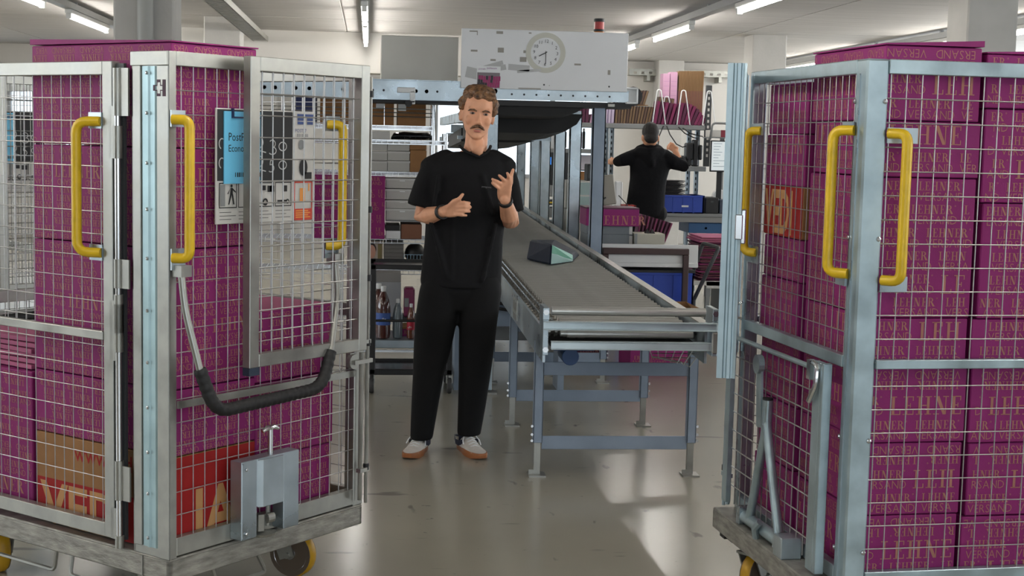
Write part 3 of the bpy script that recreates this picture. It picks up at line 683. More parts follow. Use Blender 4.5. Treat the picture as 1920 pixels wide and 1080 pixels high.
def vedia(label, frame, x0, x1, y0, y1, z0, z1, group, sides, vt=('IA', .272, .022, .235, .026, 'RIGHT', 0, .86)):
    o, a = frame; hx, hy, h = (x1-x0)/2, (y1-y0)/2, z1-z0
    r = MB().box((-hx, -hy, 0), (hx, hy, h)).build('carton', kraft, bevel=.003)
    r.location = o + M.Rotation(a, 3, 'Z') @ V(((x0+x1)/2, (y0+y1)/2, z0)); r.rotation_euler.z = a; tag(r, label, 'carton', group)
    for side in sides:
        g = .0008
        if side == 'end': X = M.Translation((-hx, -hy-g, 0)) @ M(((1, 0, 0, 0), (0, 0, -1, 0), (0, 1, 0, 0), (0, 0, 0, 1))); wd = 2*hx
        else: X = M.Translation((-hx-g, hy, 0)) @ M(((0, 0, -1, 0), (-1, 0, 0, 0), (0, 1, 0, 0), (0, 0, 0, 1))); wd = 2*hy
        top = h*.995 if side == 'end' else h*.5
        k = MB(); k.x = X; k.add([(.002, .002, 0), (wd-.002, .002, 0), (wd-.002, top, 0), (.002, top, 0)], [(0, 1, 2, 3)])
        if side == 'x0': put_text(k, 'www.vedia.ch', wd*.30, h*.76, .075, .004)
        k.build('red_print', redp, r, kind='stuff')
        k = MB(); k.x = X @ M.Translation((0, 0, .0007))
        if side == 'end': put_text(k, *vt)
        else:
            put_text(k, 'VED', .03, .006, .19, .026, sx=1.12)
        # letters keep to the panel
        k.v = [p for p in k.v]; k.build('board_lettering', tanp, r, kind='stuff')
    return r
# left cage, near column (seen from its end and its long side)
e, s_ = 'end', 'x0'
carton('magenta carton with lid on top of the near stack in the left cage', CL, .042, .40, .035, .70, 1.538, 1.853, [(e, 'ibinin'), (s_, 'ibinin')], GL, 1, .78, lid=True)
carton('magenta carton directly under the top one in the near stack of the left cage', CL, .042, .402, .033, .70, 1.228, 1.534, [(e, 'ibinin'), (s_, 'ibinin')], GL, 2, .78)
carton('tall magenta carton behind the knees of the push bar in the left cage', CL, .042, .40, .035, .705, .792, 1.224, [(e, 'ininbinn'), (s_, 'inibinin')], GL, 3, .78)
carton('magenta carton resting on the red and brown carton in the left cage', CL, .042, .40, .035, .70, .582, .788, [(e, 'inin'), (s_, 'inin')], GL, 4, .78)
vedia('brown carton with red panel and large letters at the foot of the left cage', CL, .042, .40, .035, .70, .275, .578, GL, ('end', 'x0'))
# left cage, second column
carton('magenta carton with pale top, atop the low stack behind the half door', CL, .412, .79, .05, .55, .765, 1.0, [(e, 'inbn')], GL, 5, .8)
MB().box((-.188, -.249, .2355), (.188, .249, .238)).build('top_panel', pinkc, bpy.data.objects[[o.name for o in COL.objects if o.get('category') == 'carton'][-1]])
carton('magenta carton in the middle of the low stack, behind the push bar grip', CL, .412, .792, .045, .55, .512, .761, [(e, 'inini')], GL, 6, .8)
carton('magenta carton at the bottom of the low stack, right of the coupling box', CL, .412, .786, .05, .55, .275, .508, [(e, 'inin')], GL, 7, .8)
MB().box((.188, -.249, 0), (.190, .249, .233)).build('brown_edge', kraft, bpy.data.objects[[o.name for o in COL.objects if o.get('category') == 'carton'][-1]])
# left cage, behind along the long side
carton('magenta carton lowest at the far left of the left cage', CL, .05, .42, .73, 1.16, .275, .77, [(s_, 'inininbn')], GL, 8, .8)
for i in range(6):
    a, b_ = CL; p = a + M.Rotation(b_, 3, 'Z') @ V((.25, .95, .775+i*.018))
    one('folded_carton', 'flattened pink carton, number %s from below in the pile inside the left cage' % ('one', 'two', 'three', 'four', 'five', 'six')[i], 'carton', MB().box((-.17, -.2, 0), (.17, .2, .014)), pinkc, 'flattened cartons in the left cage', loc=p).rotation_euler.z = b_+.05*((i*7) % 3-1)
# right cage: near corner column, seen from both faces
e, s_ = 'end', 'x1'
zs = [.275, .484, .706, .934, 1.084, 1.502, 1.668, 1.887]
rows = ['ibn', 'ibn', 'ibn', 'bn', 'nnnnbn', 'bn', 'ibn']
nm = ['at the foot of the corner stack in the right cage', 'second from below in the corner stack of the right cage', 'below the middle rail in the corner stack of the right cage', 'just above the middle rail in the corner stack of the right cage',
      'the tall one beside the yellow handles in the right cage', 'second from the top of the corner stack in the right cage', 'with a lid, on top of the corner stack in the right cage']
for i in range(7):
    carton('magenta carton %s' % nm[i], CR, .40+.008*(i % 3), .935, .152+.005*(i % 2), .456+.004*(i % 3), zs[i], zs[i+1]-.003, [(e, rows[i]), (s_, rows[i])], GR, 20+i, 1.0, lid=(i == 6))
zs = [.275, .472, .700, .930, 1.081, 1.43, 1.711, 1.872]
rows = ['inb', 'ibn', 'ibn', 'bn', 'nnnbn', 'nnbn', 'nn']
nm = ['at the foot of the stack on the right picture edge', 'second from below in the stack on the right picture edge', 'right below the middle rail in the stack on the right picture edge', 'low flat one above the middle rail, on the right picture edge',
      'tall one at mid height on the right picture edge', 'x', 'with a lid, on top of the stack on the right picture edge']
nm[5] = 'tall one next to the top of the stack on the right picture edge'
for i in range(7):
    carton('magenta carton %s' % nm[i], CR, .45, .932-.004*(i % 2), .475+.006*((i*2) % 3), .86, zs[i], zs[i+1]-.003, [(s_, rows[i])], GR, 40+i, 1.0, lid=(i == 6))
zs = [.275, .49, .705, .915, 1.13, 1.275, 1.45, 1.626, 1.80]
rows = ['ibn', 'inn', 'ibn', 'ibn', 'bn', None, 'bn', 'bn']
nm = ['lowest of the far stack behind the tow bar', 'second from below in the far stack behind the tow bar', 'behind the tow bar eye in the far stack', 'fourth from below in the far stack behind the gate rod', 'right under the brown lettered carton', None, 'right on the brown lettered carton', 'on top of the far stack, below the rail of the right cage']
for i in range(8):
    if rows[i]: carton('magenta carton %s' % nm[i], CR, .03, .385-.006*(i % 2), .14+.005*(i % 3), .55, zs[i], zs[i+1]-.003, [(e, rows[i])], GR, 60+i, .95)
    else: vedia('brown and red lettered carton in the far stack of the right cage', CR, .03, .385, .14, .55, zs[i], zs[i+1]-.003, GR, ('end',), ('VEDI', .010, .014, .205, .03, 'LEFT', 0, .60))
carton('magenta carton hidden deep in the right cage, low behind the others', CR, .05, .9, .88, 1.2, .275, 1.3, [], GR, 90)
# ================================================================ people
skin = mat('skin', (220, 162, 128), .5, 0, .10, 18, spec=.35); skin2 = mat('skin_lips', (186, 112, 98), .45)
hairm = mat('brown_hair', (126, 90, 58), .55, 0, .45, 45, col2=(58, 40, 28), bump=.8, bscale=90)
tshirt = mat('black_jersey', (17, 17, 19), .85, 0, .15, 40, bump=.12, bscale=30, spec=.25)
trous = mat('black_twill', (12, 12, 13), .8, 0, .1, 30, bump=.1, bscale=25, spec=.25)
hood = mat('black_fleece', (19, 19, 22), .9, 0, .2, 30, bump=.25, bscale=40, spec=.2)
shoem = mat('white_suede', (206, 200, 192), .75, 0, .06, 30, spec=.25); gum = mat('gum_sole', (150, 92, 50), .55); navy = mat('navy_suede', (30, 36, 58), .7)
eyew = mat('eye_white', (150, 132, 122), .4); iris = mat('dark_iris', (40, 28, 22), .2)
def remesh(o, voxel, smooth=4):
    m = o.modifiers.new('remesh', 'REMESH'); m.mode = 'VOXEL'; m.voxel_size = voxel; m.use_smooth_shade = True
    if smooth: s = o.modifiers.new('smooth', 'SMOOTH'); s.factor = .5; s.iterations = smooth
    return o
def ell(c, w_, d, n=20, e=2.3, z=None):
    out = []
    for j in range(n):
        t = 2*pi*j/n; ct, st = cos(t), sin(t)
        out.append((c[0]+w_*math.copysign(abs(ct)**(2/e), ct), c[1]+d*math.copysign(abs(st)**(2/e), st), c[2] if z is None else z))
    return out
def limb(mb, pts, rs, n=12):
    """tapered limb with rounded ends through pts"""
    pts = [V(p) for p in pts]; a = (pts[0]-pts[1]).normalized(); b = (pts[-1]-pts[-2]).normalized()
    P = [pts[0]+a*rs[0]*.95, pts[0]+a*rs[0]*.6]+pts+[pts[-1]+b*rs[-1]*.6, pts[-1]+b*rs[-1]*.95]
    Q = [rs[0]*.3, rs[0]*.8]+list(rs)+[rs[-1]*.8, rs[-1]*.3]
    mb.tube(P, Q, n)
def mapper(root, Y0):
    inv = (M.Translation(root.location) @ M.Rotation(root.rotation_euler.z, 4, 'Z')).inverted()
    return lambda px, py, dy=0.0: inv @ at(px, py, Y=Y0+dy)
def build_head(mb, X, scale=1.0):
    mb.x = X @ M.Scale(scale, 4)
    prof = [(-.126, .016, -.072, -.045), (-.120, .028, -.090, -.035), (-.105, .043, -.096, -.01), (-.085, .057, -.096, .04), (-.06, .066, -.093, .068), (-.03, .072, -.090, .085), (0, .075, -.086, .095),
            (.03, .0745, -.091, .1), (.06, .074, -.086, .1), (.09, .066, -.068, .086), (.11, .052, -.044, .064), (.122, .028, -.014, .032)]
    mb.loft([ell((0, (f+b)/2, z), w_, (b-f)/2, 20, 2.35) for z, w_, f, b in prof])
    mb.loft([[(x*k, y-.0, z) for x in (-1, 1) for _ in (0,)] and [(-.007*k, -.08, z), (.007*k, -.08, z), (.006*k, y, z), (-.006*k, y, z)] for k, y, z in ((1, -.090, .014), (1.1, -.107, -.012), (1.6, -.122, -.034), (2.2, -.122, -.044), (2.3, -.098, -.053))])
    for s in (-1, 1):
        mb.ball((s*.081, .014, -.020), (.010, .022, .036), 10, 6); mb.ball((s*.033, -.076, .022), (.026, .016, .009), 10, 6)
        mb.ball((s*.043, -.068, -.035), (.022, .022, .024), 10, 6); mb.ball((s*.011, -.103, -.046), (.009, .012, .008), 8, 6)
    mb.ball((0, -.091, -.068), (.024, .014, .016), 10, 6); mb.ball((0, -.088, -.108), (.026, .014, .016), 10, 6)
    mb.x = M.Identity(4)
def hair_cap(mb, X, n, seed, blob=.017, low=-.01, top=.020):
    rr = random.Random(seed); mb.x = X
    for i in range(n):
        t = rr.uniform(0, 2*pi); zt = rr.random()
        el = zt**.7*pi/2
        front = cos(t-1.5*pi)           # 1 towards the face
        r = V((.078*cos(el)*cos(t), .012+.098*cos(el)*sin(t), .043+.072*sin(el)))
        lo = .085 if front > .62 else (.045 if front > .45 else (.022 if abs(front+.1) < .35 else low-.03*(front < -.2)))
        z = max(r.z, lo) if zt > .3 else lo+(r.z-lo)*rr.random()
        if front > .5 and z < .078: continue
        b = blob*rr.uniform(.7, 1.25)*(1+.35*(z > .1))
        k = 1.0+ (top/.1 if z > .09 else .05)
        mb.ball((r.x*1.13, r.y if front < .5 else r.y*.97, z*1.0+(top*.55 if z > .09 else 0)), (b, b*.9, b*.85), 7, 5)
    mb.ball((0, .018, .058), (.083, .094, .070), 16, 10)
    mb.x = M.Identity(4)
def shoe(parent, heel, toe, side):
    h = V(heel); t_ = V(toe); d = (t_-h); d.z = 0; L = d.length; a = math.atan2(d.y, d.x)
    X = M.Translation((h.x, h.y, 0)) @ M.Rotation(a, 4, 'Z')
    def outline(g, z, lift=0): 
        out = []
        for j in range(28):
            t = 2*pi*j/28; u = .5-.5*cos(t); wv = (.034+.016*min(1, max(0, (u-.25)/.4)) - .004*(.35 < u < .5))
            y = math.copysign(abs(sin(t))**.62, sin(t))*wv
            out.append((u*L*(1+g*.02)-g*.003, y*(1+g*.1), z+lift*max(0, u-.8)*5*.012))
        return out
    m = MB(); m.x = X; m.loft([outline(0, 0, 1), outline(.3, .012, 1), outline(.4, .03), outline(0, .034)])
    so = MB(); up = MB(); up.x = X
    prof = [(0.0, .030, .060, .028), (.05, .036, .066, .030), (.15, .040, .072, .030), (.28, .042, .088, .030), (.38, .043, .096, .030), (.5, .046, .082, .030), (.62, .048, .056, .030), (.75, .049, .046, .030), (.86, .045, .040, .030), (.95, .032, .036, .030), (.99, .016, .034, .030)]
    rings = []
    for u, w_, hz, z0 in prof:
        ring = []
        for j in range(16):
            t = 2*pi*j/16; c_, s_ = cos(t), sin(t)
            zz = z0+(hz-z0)*(max(0, s_)**.75) if s_ > 0 else z0
            tp = 1-.42*max(0, s_)**1.4
            ring.append((u*L, c_*w_*tp, zz if u*L else zz))
        rings.append(ring)
    up.loft(rings)
    sh = up.build('shoe', shoem, parent, smooth=True, fix=True, label='white suede shoe with navy side mark and gum sole')
    sh.modifiers.new('sub', 'SUBSURF').levels = 1; sh.modifiers['sub'].render_levels = 1
    m.build('sole', gum, sh, smooth=35, fix=True)
    col = MB(); col.x = X; col.tube([(L*.02+.0, 0, .062), (L*.03, .022, .066), (L*.2, .030, .076), (L*.34, .022, .086), (L*.38, 0, .090), (L*.34, -.022, .086), (L*.2, -.030, .076), (L*.03, -.022, .066)], .006, 8, closed=True); col.build('collar', navy, sh, smooth=True)
    for s in (-1, 1):
        mk = MB(); mk.x = X
        # side mark: a tapering curved stripe wrapped on the quarter
        pts = [(.02, .070, .003), (.10, .058, .008), (.20, .047, .012), (.32, .046, .014), (.42, .056, .013), (.48, .067, .009), (.50, .074, .003)]
        vs = []
        for u, z, hw in pts:
            w_ = .046*(1-.30*max(0, (z-.034)/.05)**1.0)+.004 - .010*max(0, .18-u)/.18
            vs += [(u*L, s*w_, z-hw), (u*L, s*(w_-.0018), z+hw)]
        mk.add(vs, [(2*i, 2*i+2, 2*i+3, 2*i+1) for i in range(len(pts)-1)]); mk.build('side_mark', navy, sh)
    lc_ = MB(); lc_.x = X
    for i in range(5):
        u = .42+.06*i; z = .094-.0095*i
        lc_.tube([(u*L, -.024, z-.010), (u*L+.004, 0, z+.0005), (u*L, .024, z-.010)], .0028, 6)
    lc_.tube([(L*.42, .0, .098), (L*.44, .028, .092), (L*.50, .046, .066), (L*.54, .049, .045)], .003, 6); lc_.tube([(L*.42, 0, .098), (L*.44, -.028, .092), (L*.5, -.044, .07), (L*.56, -.048, .055)], .003, 6)
    lc_.tube([(L*.40, 0, .09), (L*.38, .02, .098), (L*.45, .036, .086), (L*.42, .01, .09)], .003, 6)
    lc_.build('laces', paper, sh, smooth=True, kind='stuff')
    return sh
# ---------------------------------------------------------------- the presenter
Y0 = 7.10
man = thing('person', 'person in black T-shirt, black trousers and white shoes standing with hands raised in speech', 'person', at(868, 852, z=0), -YAW)
mp = mapper(man, Y0)
b = MB()
# arms and hands (his right arm is at the left of the picture)
sh_l, el_l, wr_l = mp(812, 312, .02), mp(791, 408, .03), mp(831, 397, -.20)
limb(b, [sh_l, sh_l.lerp(el_l, .5), el_l, el_l.lerp(wr_l, .35), el_l.lerp(wr_l, .7), wr_l], [.040, .044, .041, .044, .036, .027])
sh_r, el_r, wr_r = mp(944, 312, .02), mp(958, 420, -.01), mp(947, 374, -.21)
limb(b, [sh_r, sh_r.lerp(el_r, .5), el_r, el_r.lerp(wr_r, .35), el_r.lerp(wr_r, .7), wr_r], [.038, .044, .042, .044, .036, .027])
def palm(mb, w0, k0, w1, k1, th=.013):
    """flat tapered palm slab between wrist line w0-w1 and knuckle line k0-k1"""
    for t in (0, .25, .5, .75, 1):
        a, c = w0.lerp(w1, t), k0.lerp(k1, t); limb(mb, [a, a.lerp(c, .5), c], [th, th*1.1, th*.85], 10)
# hand at the left: back of hand to the camera, fingers to the right, thumb up
W = lambda px, py, dy: mp(px, py, dy)
palm(b, W(832, 391, -.205), W(856, 382, -.245), W(833, 402, -.20), W(854, 403, -.235))
for (x0, y0), (x1, y1), (x2, y2), r in (((856, 381.5), (870, 379.5), (880.5, 380.5), .0092), ((857, 388.5), (872, 387.5), (882.5, 388.5), .0094), ((856.5, 395.5), (871, 395.5), (880.5, 396.5), .009), ((854, 402.5), (866, 403.5), (875, 404), .0082)):
    limb(b, [W(x0, y0, -.243), W(x1, y1, -.252), W(x2, y2, -.228)], [r*1.06, r, r*.82], 10)
limb(b, [W(842, 388, -.225), W(851, 377.5, -.25), W(861, 373, -.262), W(867.5, 364.5, -.262)], [.015, .0125, .0105, .0085], 10)
# hand at the right: palm up and open, fingers spread
palm(b, W(938, 371, -.20), W(936.5, 353, -.235), W(953, 370, -.215), W(955.5, 338, -.245), .013)
for pts, r in (([(936, 354), (929, 348.5), (922.5, 343)], .0080), ([(941, 346), (932, 340), (923, 336)], .0088), ([(948.5, 340.5), (942, 334.5), (936, 329)], .0092), ([(954.5, 336), (953.5, 329.5), (951, 324.5)], .0090)):
    limb(b, [W(*pts[0], -.238), W(*pts[1], -.262), W(*pts[2], -.262)], [r*1.08, r, r*.82], 10)
limb(b, [W(951, 358, -.222), W(957.5, 342, -.232), W(958.5, 329, -.236), W(962, 318.5, -.236)], [.016, .0125, .0105, .0085], 10)
# neck and head
hc = mp(895.5, 211.5, .0); HX = M.Translation(hc) @ M.Rotation(R(6), 4, 'Y') @ M.Rotation(R(5), 4, 'X') @ M.Rotation(R(7), 4, 'Z')
limb(b, [mp(887, 330, .05), mp(890, 296, .045), mp(893, 268, .03), mp(895, 235, .02)], [.07, .064, .056, .055], 16)
limb(b, [mp(850, 304, .04), mp(889, 287, .045), mp(928, 304, .04)], [.034, .045, .034], 12)
limb(b, [mp(885, 320, .04), mp(875, 500, .03)], [.08, .08], 12); limb(b, [mp(893, 268, -.015), mp(897, 282, -.045), mp(900, 288, -.052)], [.04, .034, .016], 12)
build_head(b, HX, .985)
remesh(b.build('body', skin, man), .0048, 3)
for s in (-1, 1):
    e = MB(); e.x = HX; e.ball((s*.0325, -.0815, .002), (.0135, .0075, .0062), 12, 8); e.cur = 1; e.ball((s*.0325+.001, -.0868, .002), (.0062, .004, .0056), 10, 6)
    e.build('eye', [eyew, iris], man, smooth=True)
    e = MB(); e.x = HX; e.tube([(s*.014, -.094, .014), (s*.028, -.096, .020), (s*.045, -.086, .018), (s*.054, -.076, .011)], [.0035, .005, .0042, .002], 8); e.build('eyebrow', hairm, man, smooth=True)
e = MB(); e.x = HX
for s in (-1, 1): e.tube([(0, -.106, -.0555), (s*.012, -.1055, -.058), (s*.024, -.100, -.064), (s*.034, -.090, -.073)], [.007, .0078, .0065, .003], 8)
e.build('moustache', hairm, man, smooth=True)
e = MB(); e.x = HX; e.ball((0, -.099, -.0815), (.019, .008, .0055), 12, 6); e.build('lower_lip', skin2, man, smooth=True)
e = MB(); e.x = HX; e.ball((0, -.1, -.0725), (.015, .006, .0028), 10, 6); e.build('teeth', eyew, man, smooth=True)
e = MB(); hair_cap(e, HX, 420, 3, .0175, -.005, .006)
remesh(e.build('hair', hairm, man), .005, 0)
# T-shirt
s = MB()
rows = [(262+10, 868, 908, .05), (284, 853, 924, .062), (292, 828, 941, .085), (304, 806, 953, .10), (322, 799, 958, .112), (350, 799, 957, .122), (400, 799, 949, .126), (450, 796, 943, .124), (500, 791, 941, .126), (527, 788, 940, .128), (536, 789, 939.5, .126)]
rings = []
for py, xl, xr, dep in rows[1:]:
    a, c = mp(xl, py+ (-3 if py > 480 else 0), .03), mp(xr, py+(4 if py > 480 else 0), .03); n = 28; mid = (a+c)/2; hw = (c-a).length/2
    ax = (c-a).normalized(); rings.append([mid+ax*hw*math.copysign(abs(cos(t))**.85, cos(t))+V((0, 1, 0))*dep*math.copysign(abs(sin(t))**.85, sin(t)) for t in [2*pi*j/n for j in range(n)]])
s.loft(rings)
s.tube([mp(828, 300, .02), mp(815, 308, .02), mp(799, 345, .022), mp(787, 388, .01)], [.03, .056, .060, .066], 16)
s.tube([mp(928, 300, .02), mp(941, 308, .02), mp(953, 345, .012), mp(963, 398, -.01)], [.03, .055, .056, .054], 16)
limb(s, [mp(836, 296, .035), mp(806, 312, .03)], [.045, .05], 12); limb(s, [mp(925, 296, .035), mp(950, 312, .03)], [.045, .05], 12)
for (x0, y0), (x1, y1), r in (((806, 410), (838, 520), .012), ((930, 420), (905, 525), .012), ((850, 400), (846, 525), .009), ((905, 330), (925, 400), .012), ((822, 330), (812, 400), .012)):
    limb(s, [mp(x0, y0, -.085), mp(x1, y1, -.092)], [r, r], 8)
st = remesh(s.build('t_shirt', tshirt, man), .0075, 5)
c = MB(); c.tube([mp(862, 274, .02), mp(868, 280, -.02), mp(879, 287, -.055), mp(899, 295, -.082), mp(911, 287, -.055), mp(918, 279, -.015), mp(920, 274, .02)], .0075, 8); c.build('collar', tshirt, st, smooth=True)
c = MB(); k = mp(903, 351.0, -.108); c.x = M.Translation(k) @ M.Rotation(pi/2, 4, 'X') @ M.Rotation(R(-5), 4, 'Z'); put_text(c, 'patagonia', 0, 0, .0125); c.build('chest_lettering', mat('grey_print_shirt', (112, 112, 114), .8), st)
# trousers
t = MB()
def leg(rows, dep):
    rr = []
    for (py, xl, xr, dy), d_ in zip(rows, dep):
        a, c2 = mp(xl, py, dy), mp(xr, py, dy); mid = (a+c2)/2; hw = (c2-a).length/2; ax = (c2-a).normalized()
        rr.append([mid+ax*hw*math.copysign(abs(cos(q_))**.9, cos(q_))+V((0, 1, 0))*d_*math.copysign(abs(sin(q_))**.9, sin(q_)) for q_ in [2*pi*j/24 for j in range(24)]])
    t.loft(rr)
leg([(515, 794, 868, .03), (545, 786, 866, .03), (600, 778, 857, .03), (650, 775.5, 847, .05), (700, 774, 833, .06), (760, 771, 822, .07), (820, 769, 811.5, .07), (823, 770, 811, .07)], [.115, .115, .105, .09, .08, .074, .068, .066])
leg([(515, 868, 938, .03), (545, 864, 941, .03), (600, 861, 933, .03), (650, 860, 927, .05), (700, 860, 920.5, .06), (760, 858.5, 911, .08), (812, 857, 901.5, .09), (815, 858, 901, .09)], [.115, .115, .105, .09, .08, .074, .068, .066])
leg([(505, 797, 936, .03), (545, 790, 938, .03), (580, 810, 915, .03)], [.10, .11, .08])
remesh(t.build('trousers', trous, man), .0085, 4)
def fl_(px, py): return man.matrix_basis.inverted() @ at(px, py, z=0) if False else (M.Translation(man.location) @ M.Rotation(-YAW, 4, 'Z')).inverted() @ at(px, py, z=0)
for h_, t_, m_ in ((fl_(797, 839), fl_(764, 863), shoem), (fl_(861, 838), fl_(905, 864), navy)):
    p = h_.lerp(t_, .26); k = MB(); k.tube([p+V((0, 0, .05)), p+V((0, .01, .16))], [.036, .034], 12); k.build('sock', m_, man, smooth=True)
    shoe(man, h_, t_, 1)
for c0, c1, nm in ((wr_l, el_l, 'watch'), (wr_r, el_r, 'bracelet')):
    ax = (c1-c0).normalized(); c_ = c0+ax*.012; u_ = ax.orthogonal().normalized(); v_ = ax.cross(u_)
    k = MB()
    def ring(rad, off): return [c_+ax*off+(u_*cos(q_)+v_*sin(q_))*rad for q_ in [2*pi*j/24 for j in range(24)]]
    k.loft([ring(.030, -.012), ring(.0355, -.011), ring(.0355, .011), ring(.030, .012)], cap=False)
    k.build('wrist_%s' % nm, black, man, smooth=40)
# ---------------------------------------------------------------- the packer seen from behind
P2 = thing('person', 'person in black hooded jacket seen from behind, working at the packing rack with elbows raised', 'person', at(1208, 560, Y=13.6)*1, -YAW*0)
P2.location = V((P2.location.x, 13.6, 0)); m2 = mapper(P2, 13.6)
b = MB()
hx2 = M.Translation(m2(1219, 256, -.03)) @ M.Rotation(R(180), 4, 'Z') @ M.Rotation(R(12), 4, 'X')
build_head(b, hx2, .96); limb(b, [m2(1217, 300, 0), m2(1218, 275, 0), m2(1219, 262, .0)], [.06, .058, .056], 12)
limb(b, [m2(1277, 308, .05), m2(1266, 283, .12)], [.034, .028], 10)
hp = m2(1262, 279, .12)
palm(b, m2(1268, 285, .12), m2(1255, 278, .15), m2(1270, 278, .12), m2(1258, 271.5, .15), .015)
for i, (x, y) in enumerate(((1253, 279), (1253.5, 276), (1255, 273), (1257.5, 270.5))): limb(b, [m2(x+3, y, .15), m2(x-2, y-1, .19), m2(x-1, y+1.5, .22)], [.0095, .009, .0075], 8)
limb(b, [m2(1266, 276, .12), m2(1262, 269.5, .14), m2(1257, 267.5, .17)], [.013, .0115, .009], 8)
limb(b, [m2(1160, 300, .06), m2(1148, 303, .16)], [.034, .028], 10)
palm(b, m2(1150, 300, .16), m2(1143, 300, .22), m2(1150, 306, .16), m2(1143, 306, .22), .014)
for i in range(4): limb(b, [m2(1143, 299+2.2*i, .22), m2(1141, 300+2.2*i, .26), m2(1142, 301+2.2*i, .29)], [.0095, .009, .0075], 8)
limb(b, [m2(1149, 299, .17), m2(1147, 296, .21), m2(1146, 296, .25)], [.013, .0115, .009], 8)
limb(b, [m2(1210, 300, 0), m2(1210, 400, 0)], [.1, .1], 12)
remesh(b.build('body', skin, P2), .006, 3)
e = MB(); e.x = hx2; e.ball((0, .022, .042), (.082, .094, .094), 18, 12); e.ball((0, .05, -.02), (.07, .06, .06), 14, 8); remesh(e.build('hair', mat('dark_hair', (34, 30, 28), .7, bump=.4, bscale=150), P2), .008, 2)
s = MB(); rings = []
for py, xl, xr, d_ in ((282, 1196, 1234, .08), (290, 1188, 1246, .10), (300, 1183, 1255, .12), (315, 1181, 1256, .13), (335, 1181, 1250, .14), (360, 1178, 1247, .14), (385, 1174, 1246, .14), (402, 1171, 1245, .14), (406, 1173, 1244, .13)):
    a, c2 = m2(xl, py), m2(xr, py); mid = (a+c2)/2; hw = (c2-a).length/2
    rings.append([mid+V((hw*cos(q_), d_*sin(q_), 0)) for q_ in [2*pi*j/24 for j in range(24)]])
s.loft(rings)
limb(s, [m2(1192, 293, .0), m2(1168, 300, -.02), m2(1158, 303, .08)], [.075, .062, .05], 12)
limb(s, [m2(1244, 293, .0), m2(1266, 306, -.04), m2(1283, 312, -.04), m2(1277, 303, .03)], [.075, .068, .058, .046], 12)
limb(s, [m2(1200, 285, -.06), m2(1218, 292, -.12), m2(1238, 285, -.06)], [.05, .07, .05], 12); limb(s, [m2(1217, 290, -.11), m2(1222, 307, -.13)], [.065, .035], 12)
limb(s, [m2(1198, 280, .0), m2(1219, 276, -.02), m2(1236, 280, .0)], [.04, .06, .04], 12)
remesh(s.build('hooded_jacket', hood, P2), .011, 4)
t = MB()
for x0, x1 in ((1192, 1189), (1224, 1226)):
    a = m2(x0, 398); limb(t, [a, V((m2(x1, 470).x, 0, .48)), V((m2(x1, 470).x, .02, .09))], [.105, .085, .07], 14)
limb(t, [m2(1188, 400), m2(1230, 400)], [.11, .11], 12)
remesh(t.build('trousers', trous, P2), .012, 3)
for x1 in (1189, 1226):
    x = m2(x1, 470).x; k = MB(); k.loft([ell((x, .06, 0), .045, .13, 16), ell((x, .06, .03), .046, .132, 16), ell((x, .04, .07), .04, .1, 16), ell((x, .02, .10), .035, .05, 16)]); k.build('shoe', black, P2, smooth=50)
# ================================================================ roller conveyor
cv = thing('roller_conveyor', 'long driven roller conveyor on blue grey legs beside the presenter', 'conveyor', (0, 0, 0))
ZC = lambda y: .742+.019*(y-6.5)
YF, YB = 6.38, 17.0
def sl(x0, x1, dz0, dz1, y0=YF, y1=YB):
    m = MB(); m.add([(x0, y0, ZC(y0)+dz0), (x1, y0, ZC(y0)+dz0), (x1, y1, ZC(y1)+dz0), (x0, y1, ZC(y1)+dz0), (x0, y0, ZC(y0)+dz1), (x1, y0, ZC(y0)+dz1), (x1, y1, ZC(y1)+dz1), (x0, y1, ZC(y1)+dz1)],
                    [(3, 2, 1, 0), (4, 5, 6, 7), (0, 1, 5, 4), (1, 2, 6, 5), (2, 3, 7, 6), (3, 0, 4, 7)]); return m
XL, XR = .80, 1.53
lr_ = sl(XL-.012, XL, -.15, .0); lr_.add(*(lambda m: (m.v, m.f))(sl(XL, XL+.025, -.012, -.004)))
sl(XL-.012, XL, -.15, .0).build('side_rail', galv2, cv); sl(XR, XR+.012, -.15, .02).build('side_rail', galv2, cv); sl(XR-.004, XR+.042, .018, .024).build('rail_cap', galv, cv)
sl(XL+.03, XR-.01, -.085, -.08).build('gap_shade_sheet', black, cv)  # black sheet added as the shade in the gaps between rollers
rmesh = MB().cyl((XL+.105, 0, 0), (XR-.03, 0, 0), .031, 14).mesh('roller', rollm); _angle(rmesh, 40)
amesh = MB().cyl((XL, 0, 0), (XR, 0, 0), .010, 6).mesh('axle', dgrey)
smb = MB()
for xx in (XL+.03, XL+.062): smb.cyl((xx, 0, 0), (xx+.012, 0, 0), .030, 10)
smb.cyl((XL+.02, 0, 0), (XL+.105, 0, 0), .017, 8); smesh = smb.mesh('sprocket', mat('sprocket_steel', (150, 148, 142), .35, .8))
y = 6.56; k = 0
while y < YB-.05:
    r_ = link('roller', rmesh, cv, (0, y, ZC(y)-.032))
    if y < 11:
        link('sprocket', smesh, r_, (0, 0, 0), kind='stuff')
    if y < 9: link('axle', amesh, r_)
    y += .088
ch = MB(); yy = 6.58
while yy < 10.5:
    for xx in (XL+.036, XL+.068): ch.box((xx-.004, yy, ZC(yy)-.008), (xx+.004, yy+.03, ZC(yy)+.0))
    yy += .05
ch.build('drive_chain', chrome, cv, kind='stuff')
